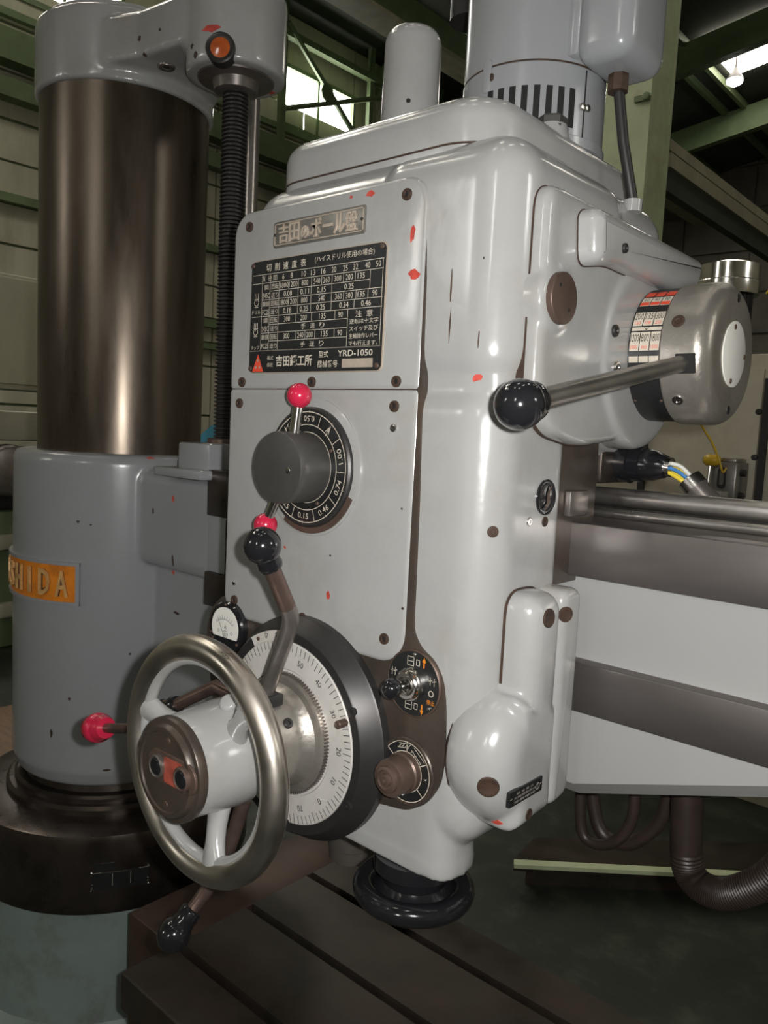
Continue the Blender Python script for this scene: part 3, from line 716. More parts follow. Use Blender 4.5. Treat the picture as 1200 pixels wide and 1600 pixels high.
def motor():
    m = finish(bevel_none(), 'drill_motor', 'enamel2', HEAD) if False else None
    c = Vector((-.657, .28, 1.845)); r = .101
    m = lathe('motor_housing', c, (0, 0, 1), [(r, .105), (r, .45)], 'enamel2', HEAD, 72)
    lathe('end_bell', c, (0, 0, 1), [(r + .004, 0), (r + .004, .012), (r + .001, .014), (r + .001, .102), (r - .001, .105)], 'enamel2', m, 72)
    lathe('joint_ring', c, (0, 0, 1), [(r + .0006, .1035), (r + .0006, .1055)], 'rust', m, 72)
    lathe('fan_guard', c + Vector((0, 0, .33)), (0, 0, 1), [(r + .012, 0), (r + .012, .1)], 'dark', m, 48) if False else None
    for k in range(11):
        a = math.radians(-92 + k * 9.2); e = Vector((math.cos(a), math.sin(a), 0)); s_ = Vector((-e.y, e.x, 0)); z0, z1 = .022, .072
        if k > 7: continue
        bm = new(); a_rings(bm, [[c + e * q + s_ * w + Vector((0, 0, z)) for q, w in ((r - .004, -.0042), (r + .0018, -.0042), (r + .0018, .0042), (r - .004, .0042))] for z in (z0, z1)])
        finish(bm, 'vent_slot', 'hole', m)
    a = math.radians(-15.5)
    for j in (-1, 1):
        a2 = a + j * .045; e = Vector((math.cos(a2), math.sin(a2), 0)); lathe('bell_screw', c + e * (r + .001) + Vector((0, 0, .052 - .0 * j)), e, rp(.005, 0, .004, .001), 'bright', m, 12)
    e = Vector((math.cos(a), math.sin(a), 0)); s_ = Vector((-e.y, e.x, 0))
    bm = new(); a_rings(bm, [[c + e * q + s_ * w + Vector((0, 0, z)) for q, w in ((r - .004, -.001), (r + .0016, -.001), (r + .0016, .001), (r - .004, .001))] for z in (.0, .1)]); finish(bm, 'bell_split', 'hole', m)
    # lifting lug recess on the left side
    for (px, py, w, h, mm) in ((770, 124, .007, .022, 'enamel2'), (776, 126, .004, .005, 'rust')):
        q = un(px, py, 'y', .19); d = Vector((q.x - c.x, q.y - c.y, 0)).normalized(); s_ = Vector((-d.y, d.x, 0))
        plate('housing_lug', rrect(-w, -h, w, h, w * .9), Vector((c.x, c.y, q.z)) + d * (r - .001), s_, (0, 0, 1), d, .004, mm, m, .001)
    # dark round cover behind, top left of motor
    q = un(722, 12, 'y', .36); lathe('rear_junction', (q.x + .02, .36, q.z - .03), (0, 0, 1), rp(.035, 0, .2, .01), 'dark', m, 24)
    # terminal box
    lo, hi = (-.562, .215, 1.94), (-.482, .335, 2.13)
    box('box_back_plate', (-.575, .222, 1.955), (-.556, .33, 2.12), 'enamel2', m, .006)
    tb = box('terminal_box', lo, hi, 'enamel2', m, .024, 5)
    g = un(966, 130, 'y', .28)
    tube('conduit_nut', [(g.x, .28, g.z + .012), (g.x, .28, g.z - .012)], .014, 'rust', m, 8)
    e = un(989, 318, 'y', .31)
    tube('conduit_pipe', [(g.x, .28, g.z), (g.x * .5 + e.x * .5 - .001, .29, (g.z + e.z) / 2), e], .0075, 'dark', m, 14)
    tube('conduit_foot', [e + Vector((0, 0, .004)), e - Vector((0, 0, .012))], .013, 'enamel', m, 12)
motor()
def covers():
    yb = .018
    for nm, z0, z1, rr in (('upper_cover', 1.499, 1.757, (.009, .009, .04, .035)), ('lower_cover', 1.155, 1.505, (.035, .045, .009, .009))):
        poly = rrect(-.981, z0, -.611, z1, rr, 7)
        # rounded corner edge all round, thin seam between the two
        o = front(nm, poly, yb, .020, 'enamel', HEAD, .0, 1)
        bpy.data.objects.remove(o)
        o = front(nm, poly, yb, .020, 'enamel', HEAD, .008, 5)
        if nm == 'upper_cover': U_ = o
        else: L_ = o
    front('cover_seam', rrect(-.976, 1.5012, -.616, 1.5028, .0005), yb, .0187, 'rust', HEAD)
    for px, py in ((391, 355), (637, 304), (620, 596), (379, 597), (488, 597)): cap_screw(un(px, py, 'y', -.002), (0, -1, 0), .0072, U_)
    for px, py in ((375, 630), (617, 635), (601, 998), (473, 965), (367, 937)): cap_screw(un(px, py, 'y', -.002), (0, -1, 0), .0072, L_)
    cap_screw(un(616, 669, 'y', -.002), (0, -1, 0), .005, L_, 'bright'); cap_screw(un(367, 911, 'y', -.002), (0, -1, 0), .0035, L_, 'bright')
    for px, py, a, b, m_, P in ((645, 365, .0045, .011, 'redpaint', U_), (647, 429, .009, .006, 'redpaint', U_), (579, 303, .009, .004, 'redpaint', U_), (549, 308, .003, .002, 'redpaint', U_), (513, 930, .0035, .0075, 'redpaint', L_), (445, 855, .003, .002, 'redpaint', L_), (629, 951, .002, .002, 'rust', L_), (516, 868, .002, .0015, 'rust', L_), (628, 795, .0015, .0015, 'rust', L_)):
        chip(un(px, py, 'y', -.002), (0, -1, 0), a, b, P, m_)
    # brown seam strip and apron face plate
    pts = [P2(*q, .006) for q in ((352, 930), (334, 950), (327, 985), (331, 1040), (338, 1100), (420, 1240), (480, 1285), (540, 1290), (590, 1252), (640, 1265), (672, 1254), (692, 1225), (699, 1180), (700, 1100), (696, 1060), (682, 1030), (662, 1012), (650, 985), (654, 900), (659, 780), (663.5, 620), (674, 320), (650, 300), (640, 620), (630, 900))]
    ap = front('apron_plate', round_poly(pts, .012, 3), .034, .034, 'cast', HEAD, .0012, 2)
    return U_, L_, ap
UPC, LOC, APRON = covers()
def fyz(y): return lambda u, v: Vector((u, y, v))
def nameplate():
    TL, TR, BL = un(431, 352, 'y', -.002), un(575, 321, 'y', -.002), un(430, 390, 'y', -.002)
    x0, x1, z1, z0 = -.888, -.7115, 1.7325, 1.697
    p = front('nameplate', rrect(x0, z0, x1, z1, .004), -.001, .003, 'tag', UPC, .0008, 2)
    for a in (0,):
        bm = new(); f = fyz(-.0042)
        o = []
        for q in ((x0 + .003, z0 + .003, x1 - .003, z0 + .0042), (x0 + .003, z1 - .0042, x1 - .003, z1 - .003), (x0 + .003, z0 + .003, x0 + .0042, z1 - .003), (x1 - .0042, z0 + .003, x1 - .003, z1 - .003)): a_box(bm, (q[0], -.0048, q[1]), (q[2], -.0035, q[3]))
        o = finish(bm, 'raised_border', 'tagtext', p)
    n = 7
    for i, ch in enumerate('吉田のボール盤'):
        bm = new(); u = x0 + .012 + (x1 - x0 - .024) * (i + .5) / n
        if ch == 'ー': a_line(bm, fyz(-.0052), (u - .009, (z0 + z1) / 2), (u + .009, (z0 + z1) / 2), .004)
        else:
            hh = .017 if ch == 'の' else .025
            a_text(bm, ch, fyz(-.0052), h=hh, w=.0205 if ch != 'の' else .015, c=(u, (z0 + z1) / 2 - (.003 if ch == 'の' else 0)), bold=.012)
        o = flat(bm, 'raised_character', 'tagtext', p); md = o.modifiers.new('s', 'SOLIDIFY'); md.thickness = .0018; md.offset = 0
    for x in (x0 + .005, x1 - .005): lathe('rivet', (x, -.004, (z0 + z1) / 2), (0, -1, 0), rp(.0022, 0, .002, .0008), 'dark', p, 10)
nameplate()
def chart():
    x0, x1, z1, z0 = -.9335, -.6715, 1.6835, 1.524; Wd, Hd = x1 - x0, z1 - z0
    p = front('data_plate', rrect(x0, z0, x1, z1, .009), -.001, .0028, 'tagtext', UPC, .0006, 2)
    front('plate_field', rrect(x0 + .0015, z0 + .0015, x1 - .0015, z1 - .0015, .008), -.0035, .0008, 'black_paint', p)
    Y = -.0047
    f = lambda u, v: Vector((x0 + Wd * u, Y, z1 - Hd * v))
    ft = lambda u, v: Vector((x0 + u, Y, z1 + v))
    bm = new()
    R = [.13, .205, .28, .352, .424, .497, .571, .643, .717, .80]
    def ln(a, b, c, d, w=.0007): a_line(bm, lambda u, v: ft(u, v), (a * Wd, -b * Hd), (c * Wd, -d * Hd), w)
    for i, v in enumerate(R):
        a = {2: .17, 4: .17, 6: .17, 8: .17, 3: .1, 7: .1}.get(i, .02); b = 1 if i in (0, 1, 5, 9) else (.93 if i in (2,) else .93)
        b = {0: .985, 1: .985, 2: .9, 3: .985, 4: .985, 5: .985, 6: .76, 7: .76, 8: .76, 9: .985}[i]
        ln(a, v, b, v)
    ln(.015, .80, .985, .80, .0011)
    for u, a, b in ((.1, .13, .8), (.165, .13, .8), (.24, .205, .8), (.9, .205, .35), (.76, .497, .8), (.98, .13, .8)): ln(u, a, u, b)
    rows = [ (0, [(.135, '直  径'), (.205, 'mm'), (.27, '6'), (.335, '8'), (.43, '10'), (.50, '13'), (.575, '16'), (.65, '20'), (.73, '25'), (.80, '32'), (.88, '40'), (.95, '50')]),
        (1, [(.135, '鋼'), (.205, '回転'), (.28, '1800'), (.35, '1200'), (.44, '800'), (.53, '540'), (.60, '360'), (.68, '300'), (.76, '200'), (.84, '135')]),
        (2, [(.135, 'S45C'), (.205, '送り'), (.31, '0.08'), (.44, '0.11'), (.565, '0.15'), (.76, '0.25')]),
        (3, [(.135, '鋳鉄'), (.205, '回転'), (.28, '1800'), (.35, '1200'), (.44, '800'), (.57, '540'), (.69, '360'), (.765, '300'), (.845, '135'), (.935, '90')]),
        (4, [(.135, 'FC25'), (.205, '送り'), (.31, '0.18'), (.44, '0.25'), (.565, '0.25'), (.73, '0.34'), (.88, '0.46')]),
        (5, [(.135, '鋼'), (.205, '回転'), (.31, '300'), (.44, '200'), (.58, '135'), (.71, '90')]),
        (6, [(.135, 'S45C'), (.205, '送り'), (.44, '手'), (.51, '送'), (.58, 'り')]),
        (7, [(.135, '鋳鉄'), (.205, '回転'), (.31, '300'), (.42, '240'), (.49, '200'), (.60, '135'), (.71, '90')]),
        (8, [(.135, 'FC25'), (.205, '送り'), (.44, '手'), (.51, '送'), (.58, 'り')])]
    vd = {1: (.315, .39, .49, .565, .64, .72, .80), 2: (.39, .49, .64), 3: (.315, .39, .49, .64, .725, .81, .89), 4: (.39, .49, .64, .80), 5: (.38, .50, .67), 7: (.385, .455, .53, .67)}
    for i, us in vd.items():
        for u in us: ln(u, R[i], u, R[i + 1])
    for i, cells in rows:
        vm = (R[i] + R[i + 1]) / 2
        for u, s in cells:
            h = Hd * .046; W0, H0 = glyphs(s)[2:]; cj = ord(s[0]) > 999
            w = min(.0155 if cj and len(s) > 1 else .03, len(s.replace(' ', '')) * (.0092 if cj else (.0037 if s in ('S45C', 'FC25') else .0042))); w = .022 if '  ' in s else w
            if s == '1': w = .002
            a_text(bm, s, ft, h=h, w=w, c=(u * Wd, -vm * Hd))
    for i, ch in enumerate('切削速度表'): a_text(bm, ch, ft, h=.0105, c=((.15 + .068 * i) * Wd, -.075 * Hd), bold=.01)
    a_text(bm, '(ハイスドリル使用の場合)', ft, h=.0095, w=.108, c=(.715 * Wd, -.068 * Hd))
    for u, v, s, w in ((.055, .455, 'ドリル', .018), (.055, .77, 'タップ', .018)): a_text(bm, s, ft, w=w, c=(u * Wd, -v * Hd))
    # drill and tap pictograms
    for v in (.34, .6):
        for k in (-1, 0, 1): ln(.055 + k * .014, v - .05, .055 + k * .014, v + .02, .0009)
        a_ann(bm, ft, (.055 * Wd, -(v + .03) * Hd), .004, .005); ln(.035, v + .0, .075, v + .0); ln(.04, v + .07, .07, v + .07, .0009)
    for i, s in enumerate(('注  意', '逆転は十文字', 'スイッチ及び', '主軸操作レバー', 'でも行えます。')):
        a_text(bm, s, ft, h=.0085 if i == 0 else .0065, w=.03 if i == 0 else .05, c=(.87 * Wd, -(.54 + .058 * i) * Hd))
    a_text(bm, '株式', ft, w=.013, c=(.185 * Wd, -.865 * Hd)); a_text(bm, '会社', ft, w=.013, c=(.185 * Wd, -.925 * Hd))
    a_text(bm, '吉田鐵工所', ft, h=.0155, w=.074, c=(.375 * Wd, -.895 * Hd), bold=.02)
    a_text(bm, '型式', ft, w=.018, c=(.60 * Wd, -.85 * Hd), bold=.01); a_text(bm, 'YRD-1050', ft, h=.0082, w=.062, c=(.82 * Wd, -.848 * Hd), bold=.01)
    a_text(bm, '機械番号', ft, w=.038, c=(.63 * Wd, -.93 * Hd), bold=.01)
    o = flat(bm, 'printed_table', 'print', p); o['kind'] = 'stuff'; o['label'] = 'pale printed speed and feed table'
    front('number_field', rrect(x0 + .735 * Wd, z1 - .965 * Hd, x0 + .94 * Wd, z1 - .893 * Hd, .0005), Y + .0003, .0006, 'tagtext', p)
    bm = new(); bm.faces.new([bm.verts.new(f(*q)) for q in ((.035, .985), (.13, .985), (.0825, .83))]); flat(bm, 'red_triangle', 'redprint', p)
    bm = new()
    for u, v in ((.0825, .885), (.068, .945), (.098, .945)): a_ann(bm, lambda a, b: Vector((x0 + a, Y - .0003, z1 + b)), (u * Wd, -v * Hd), 0.0001, .0021, n=12)
    flat(bm, 'triangle_dots', 'tagtext', p)
    for u, v in ((.022, .045), (.972, .04), (.022, .955), (.972, .955)): q = f(u, v); lathe('rivet', q, (0, -1, 0), rp(.0036, 0, .0022, .001), 'brass', p, 14)
chart()
def feed_dial():
    c = (-.793, 1.396)
    O = lambda y: Vector((c[0], y, c[1])); N = (0, -1, 0)
    b = lathe('feed_dial', O(.0), N, [(.082, -.002), (.082, .010), (.0795, .0125), (.077, .0125), (.076, .0115), (0, .0115)], 'dark', HEAD, 72)
    # outer pale rings and lower brown quadrant
    bm = new(); n = 30; a_rings(bm, [[Vector((c[0] + r * math.cos(t), y, c[1] + r * math.sin(t))) for r, y in ((.082, .0), (.0905, .0), (.0905, -.007), (.082, -.007))] for t in [math.radians(-122 + 98 * i / n) for i in range(n + 1)]])
    finish(bm, 'index_arc', 'brass', b)
    lathe('dial_seat', O(-.002), N, [(.094, 0), (.094, .0025), (.092, .003)], 'enamel', b, 64)
    lathe('dial_card', O(-.0115), N, [(.0755, 0), (.0755, .0006)], 'black_paint', b, 64)
    f = lambda u, v: Vector((c[0] + u, -.0125, c[1] + v))
    bm = new()
    a_ann(bm, f, (0, 0), .0745, .0757); a_ann(bm, f, (0, 0), .0575, .0585); a_ann(bm, f, (0, 0), .0475, .0483)
    seg = 360 / 10; vals = {0: '0.15', 1: '0.46', 2: '0.74', 3: '1.00', 4: None, 5: '0.50', 6: '0.34', 7: '0.20', 8: '0.10', 9: '0.25'}
    for i in range(10):
        a = math.radians(-92 + seg * i); ab = a - math.radians(seg / 2); e = Vector((math.cos(ab), math.sin(ab)))
        a_line(bm, f, e * .0582, e * .0748, .0009)
        e = Vector((math.cos(a), math.sin(a)))
        if vals[i]: a_text(bm, vals[i], f, h=.0078, w=.0205, rot=a + math.pi / 2, c=tuple(e * .066))
        else:
            a_text(bm, 'A', f, h=.011, w=.008, rot=a - math.pi / 2, c=tuple(e * .066)); a_line(bm, f, e * .055, e * .072, .0008)
        a_line(bm, f, e * .0735, e * .078, .0009)
    flat(bm, 'dial_print', 'print', b)
    for a in (28, -62, 118): e = (c[0] + .053 * math.cos(math.radians(a)), c[1] + .053 * math.sin(math.radians(a))); lathe('dial_screw', (e[0], -.012, e[1]), N, rp(.003, 0, .0025, .001), 'brass', b, 10)
    lathe('hub_knob', O(-.010), N, [(.0475, 0), (.0475, .045), (.0478, .052), (.0465, .0545), (.044, .055), (0, .055)], 'knob', b, 72)
    q = un(450, 735, 'y', -.0655); lathe('knob_screw', q, N, rp(.0042, 0, .001, .0004), 'bright', b, 14)
    for (rx, ry), (bx, by) in (((457, 672), (468, 618)), ((437, 772), (415, 820))):
        B = un(bx, by, 'y', -.042); d = B - O(-.042); d.y = 0; A = O(-.042) + d.normalized() * .04
        tube('lever_rod', [A, B], [.0075, .0062], 'bright', b, 16); sphere('red_ball', B, .0165, 'red', b)
feed_dial()
def ammeter():
    q = un(362, 979, 'y', .0); O = Vector((q.x, .001, q.z))
    b = lathe('ammeter', O, (0, -1, 0), [(.040, -.01), (.040, .010), (.038, .013), (.033, .014), (.0325, .012)], 'black', HEAD, 48)
    pts = [(x, z) for x, z in circ(O.x, O.z, .0325, 40) if z > O.z - .017]
    pts = sorted(pts, key=lambda p: math.atan2(p[1] - O.z, p[0] - O.x) if True else 0)
    arc = circ(O.x, O.z, .0318, 36, -28, 208)
    front('meter_card', arc, O.y - .0125, .002, 'meter', b)
    f = lambda u, v: Vector((O.x + u, O.y - .0149, O.z + v))
    bm = new(); a_ann(bm, f, (0, -.016), .029, .0296, 50, 130, 20)
    for a in range(50, 131, 10): e = Vector((math.cos(math.radians(a)), math.sin(math.radians(a)))); a_line(bm, f, e * .029 + Vector((0, -.016)), e * (.034 if a % 20 else .036) + Vector((0, -.016)), .0006)
    a_line(bm, f, (0, -.014), (-.016, .012), .0009); a_text(bm, 'A', f, h=.006, c=(.002, .002)); a_text(bm, '52', f, h=.005, c=(.002, -.010))
    a_ann(bm, f, (.002, -.010), .0055, .0063, n=20)
    for u in (-.014, .017): a_ann(bm, f, (u, -.006), .0018, .0024, n=12)
    flat(bm, 'meter_print', 'black_paint', b)
    for a in (90, 215, 325, 200): lathe('meter_screw', (O.x + .036 * math.cos(math.radians(a)), O.y - .013, O.z + .036 * math.sin(math.radians(a))), (0, -1, 0), rp(.0022, 0, .0025, .001), 'brass', b, 10)
ammeter()
DC = (-.784, 1.034)
def dial():
    O = lambda y: Vector((DC[0], y, DC[1])); N = (0, -1, 0)
    b = lathe('graduated_dial', O(0), N, [(.156, -.02), (.156, .012), (.154, .014), (.141, .0365), (.139, .038), (.127, .038), (.127, .034), (0, .034)], 'dark', HEAD, 96, 25)
    lathe('dial_face', O(0), N, [(.1262, .034), (.1262, .0385), (.125, .0395), (.088, .0395), (.086, .0375), (.082, .0375), (0, .0375)], 'dialwhite', b, 96)
    bm = new(); n = 110
    for i in range(n):
        a = 2 * math.pi * i / n; e = Vector((math.cos(a), 0, math.sin(a))); s_ = Vector((-e.z, 0, e.x)) * .0016
        a_rings(bm, [[O(y) + e * r + s_ * k for r, k in ((.078, -1), (.0835, -.6), (.0835, .6), (.078, 1))] for y in (-.037, -.044)])
    finish(bm, 'knurled_ring', 'conduit', b)
    lathe('silver_flange', O(0), N, [(.0805, .037), (.0805, .047), (.078, .0485), (.070, .050), (.066, .054), (.060, .062), (.0575, .07), (.0575, .092), (.0565, .0925)], 'satin', b, 72, 20)
    lathe('collar', O(0), N, [(.0575, .0925), (.0575, .135), (.05, .14)], 'enamel', b, 72)
    f = lambda u, v: Vector((DC[0] + u, -.0400, DC[1] + v))
    bm = new()
    for i in range(90):
        a = math.radians(i * 4 + 2); e = Vector((math.cos(a), math.sin(a))); a_line(bm, f, e * (.1105 if i % 5 == 0 else .1135), e * .1245, .0010)
    for s, a in (('50', 76), ('40', 54), ('30', 29), ('20', 2), ('10', -22), ('0', -46), ('70', -70), ('60', 101), ('60', -95)):
        a = math.radians(a); e = Vector((math.cos(a), math.sin(a))); a_text(bm, s, f, h=.0082, rot=a - math.pi / 2 + (0 if s != '0' else 0), c=tuple(e * .103))
    flat(bm, 'graduations', 'black_paint', b)
    # index plate with triangle mark, upper left
    bm = new(); k = 16; a_rings(bm, [[Vector((DC[0] + r * math.cos(t), y, DC[1] + r * math.sin(t))) for r, y in ((.126, -.036), (.1395, -.036), (.1395, -.0405), (.126, -.0405))] for t in [math.radians(92 + 32 * i / k) for i in range(k + 1)]]); ip = finish(bm, 'index_plate', 'dialwhite', b)
    f2 = lambda u, v: Vector((DC[0] + u, -.041, DC[1] + v)); bm = new()
    a = math.radians(110); e = Vector((math.cos(a), math.sin(a))) * .133; s_ = .0035
    for p, q in (((-s_, s_), (s_, s_)), ((s_, s_), (0, -s_)), ((0, -s_), (-s_, s_))): a_line(bm, f2, Vector(p) + e, Vector(q) + e, .001)
    a = math.radians(101); a_text(bm, 'S', f2, h=.007, c=(math.cos(a) * .133, math.sin(a) * .133)); flat(bm, 'index_mark', 'black_paint', b)
    for a in (95, 118): lathe('index_screw', (DC[0] + .133 * math.cos(math.radians(a)), -.0405, DC[1] + .133 * math.sin(math.radians(a))), N, rp(.003, 0, .0015, .0006), 'brass', b, 10)
    for px, py in ((552, 1112), (545, 1258), (450, 1284)): cap_screw(un(px, py, 'y', -.037), N, .0058, b, 'dark')
    q = un(530, 1132, 'y', -.05); lathe('dial_pin', (q.x, -.038, q.z), N, rp(.0055, 0, .016, .002), 'brass', b, 14)
    q = un(455, 1127, 'y', -.078); d = Vector((q.x - DC[0], 0, q.z - DC[1])).normalized(); lathe('collar_screw', O(-.078) + d * .055, d, rp(.007, 0, .006, .0015) + [(.003, .006), (.0028, .004)], 'dark', b, 14)
    # three feed levers
    A = un(432, 1094, 'y', -.088); A.x = DC[0] + .012; B = un(457, 968, 'y', -.10); C = un(410, 853, 'y', -.155)
    u_ = (C - B).normalized()
    path = [Vector((A.x, -.088, A.z - .015)), A, B - (B - A).normalized() * .03, B - (B - A).normalized() * .008 + u_ * .002, B + u_ * .012, B + u_ * .04, C - u_ * .02]
    sp = smooth_path(path, 5)
    lv = tube('feed_lever', sp, .0105, 'conduit', b, 16)
    bm = new(); a_tube(bm, [B + u_ * .02, C - u_ * .03], .0108, 16); o = finish(bm, 'lever_shank', 'rod_rust', lv)
    bm = new(); a_sphere(bm, C, .0225, u_, 32); a_lathe(bm, C, -u_, [(.0155, .012), (.0145, .022), (.0155, .026), (.0145, .031), (.0115, .033)], 24); finish(bm, 'ball_knob', 'black', lv, 50)
    box('lever_socket', (A.x - .018, -.104, A.z - .012), (A.x + .018, -.072, A.z + .004), 'dark', lv, .002)
    # lower lever
    C = un(272, 1460, 'y', -.17); B = un(322, 1392, 'y', -.13); A = Vector((DC[0] + .0, -.10, DC[1] - .055))
    u_ = (B - C).normalized(); lv = tube('feed_lever', smooth_path([A, un(352, 1340, 'y', -.115), B, C + u_ * .02], 6), .0098, 'rod_rust', b, 16)
    bm = new(); a_sphere(bm, C, .0225, u_, 32); a_lathe(bm, C, u_, [(.018, .010), (.0145, .024), (.0158, .028), (.0142, .031), (.0150, .035), (.013, .038), (.010, .039)], 24); finish(bm, 'ball_knob', 'black', lv, 50)
    # lever behind the wheel, upper left
    C = un(262, 1108, 'y', -.10); A = Vector((DC[0] - .04, -.07, DC[1] + .035)); B = un(338, 1072, 'y', -.075)
    u_ = (B - C).normalized(); lv = tube('feed_lever', [A, B, C + u_ * .01], .0095, 'rod_rust', b, 16)
    bm = new(); a_sphere(bm, C - u_ * .012, .019, u_, 24); a_lathe(bm, C - u_ * .012, u_, [(.015, .01), (.014, .022), (.0155, .026), (.0125, .034)], 20); finish(bm, 'ball_knob', 'black', lv, 50)
    # lever with red knob at far left
    C = un(152, 1137, 'y', -.13); A = Vector((DC[0] - .055, -.14, DC[1] + .01))
    u_ = (A - C).normalized(); lv = tube('clutch_lever', [A, C + u_ * .02], .0075, 'rod_rust', b, 14)
    lathe('red_knob', C, u_, [(0, -.026), (.012, -.025), (.021, -.014), (.0235, 0), (.0225, .010), (.021, .0115), (.0215, .013), (.0205, .0145), (.0205, .017), (.0175, .024), (.016, .030), (.008, .031)], 'red', lv, 36, 40)
    lathe('knob_end_nut', C, -u_, rp(.008, .020, .029, .003), 'dark', lv, 16)
dial()
def a_torus(bm, O, R, r, n1=96, n2=20, sx=1.0):
    vr = [[bm.verts.new(Vector(O) + Vector((math.cos(a) * (R + r * math.cos(t)), sx * r * math.sin(t), math.sin(a) * (R + r * math.cos(t))))) for t in [2 * math.pi * j / n2 for j in range(n2)]] for a in [2 * math.pi * i / n1 for i in range(n1)]]
    for i in range(n1):
        for j in range(n2): bm.faces.new((vr[i][j], vr[(i + 1) % n1][j], vr[(i + 1) % n1][(j + 1) % n2], vr[i][(j + 1) % n2]))
def wheel():
    O = lambda y: Vector((DC[0], y, DC[1])); N = (0, -1, 0); yw = -.178
    hub = lathe('handwheel', O(0), N, [(.045, .125), (.066, .128), (.0685, .134), (.0675, .15), (.062, .213), (.0605, .216), (.05, .216)], 'enamel', HEAD, 72)
    hub['label'] = 'grey hub of the chromed handwheel'
    bm = new(); a_torus(bm, O(yw), .1395, .0168, sx=.98); finish(bm, 'wheel_rim', 'rim', hub, 80)
    bm = new(); a_torus(bm, O(yw + .001), .1245, .0075, 96, 12, 1.2); finish(bm, 'inner_web', 'enamel', hub, 80)
    e = un(333, 1345, 'y', yw); a0 = math.atan2(e.z - DC[1], e.x - DC[0])
    for k in range(3):
        a = a0 + k * 2 * math.pi / 3; d = Vector((math.cos(a), 0, math.sin(a))); bm = new()
        s_ = Vector((-d.z, 0, d.x)); rings = []
        for i in range(9):
            t = i / 8; r = .055 + (.129 - .055) * t; w = .017 - .006 * math.sin(t * math.pi) + .006 * t ** 3 + .004 * (1 - t) ** 2; h = .011 + .003 * (1 - t); yy = yw + .022 * (1 - t) ** 1.2
            rings.append([O(yy) + d * r + s_ * w * math.cos(q) + Vector((0, h * math.sin(q), 0)) for q in [2 * math.pi * j / 16 for j in range(16)]])
        a_rings(bm, rings); finish(bm, 'spoke', 'enamel', hub, 60)
    cp = lathe('hub_cap', O(0), N, [(.0625, .212), (.064, .215), (.064, .222), (.0625, .2245), (.057, .2255), (.0555, .231), (.054, .2325), (.049, .2325), (.0475, .2305), (0, .2305)], 'cast', hub, 72)
    Y = -.2305
    b1, b2 = un(250, 1195, 'y', Y), un(289, 1216, 'y', Y); mid = (b1 + b2) / 2; d = (b2 - b1).normalized(); L = (b2 - b1).length
    V = Vector((-d.z, 0, d.x)); 
    def stad(l, r): return [(l / 2 + r * math.cos(t), r * math.sin(t)) for t in [math.radians(-90 + 180 * i / 10) for i in range(11)]] + [(-l / 2 - r * math.cos(t), -r * math.sin(t)) for t in [math.radians(-90 + 180 * i / 10) for i in range(11)]]
    plate('button_plate', stad(L * 1.15, .0195), mid + Vector((0, .001, 0)), d, V, (0, -1, 0), .003, 'brass', hub, .001)
    plate('button_panel', rrect(-.013, -.0155, .022, .0155, .003), mid + Vector((0, -.0015, 0)), d, V, (0, -1, 0), .0015, mat('faded_red_panel', (.33, .07, .045), .5, var=.4, scale=60), hub)
    for q in (b1, b2):
        q = Vector(q)
        lathe('button_ring', q, N, [(.0145, 0), (.0145, .006), (.0125, .0075), (.0105, .006)], 'brass' if q == b2 else 'conduit', hub, 28); lathe('push_button', q, N, rp(.0108, 0, .0075, .002), 'black', hub, 24)
    for px, py in ((263, 1158), (259, 1257)): q = un(px, py, 'y', Y); lathe('cap_screw', q + Vector((0, .001, 0)), N, rp(.004, 0, .0018, .0005), 'brass', hub, 14)
    e = un(358, 1100, 'y', -.15); lathe('spoke_boss', e, (.2, -.5, .6), rp(.012, -.01, .008, .005), 'enamel', hub, 20)
wheel()
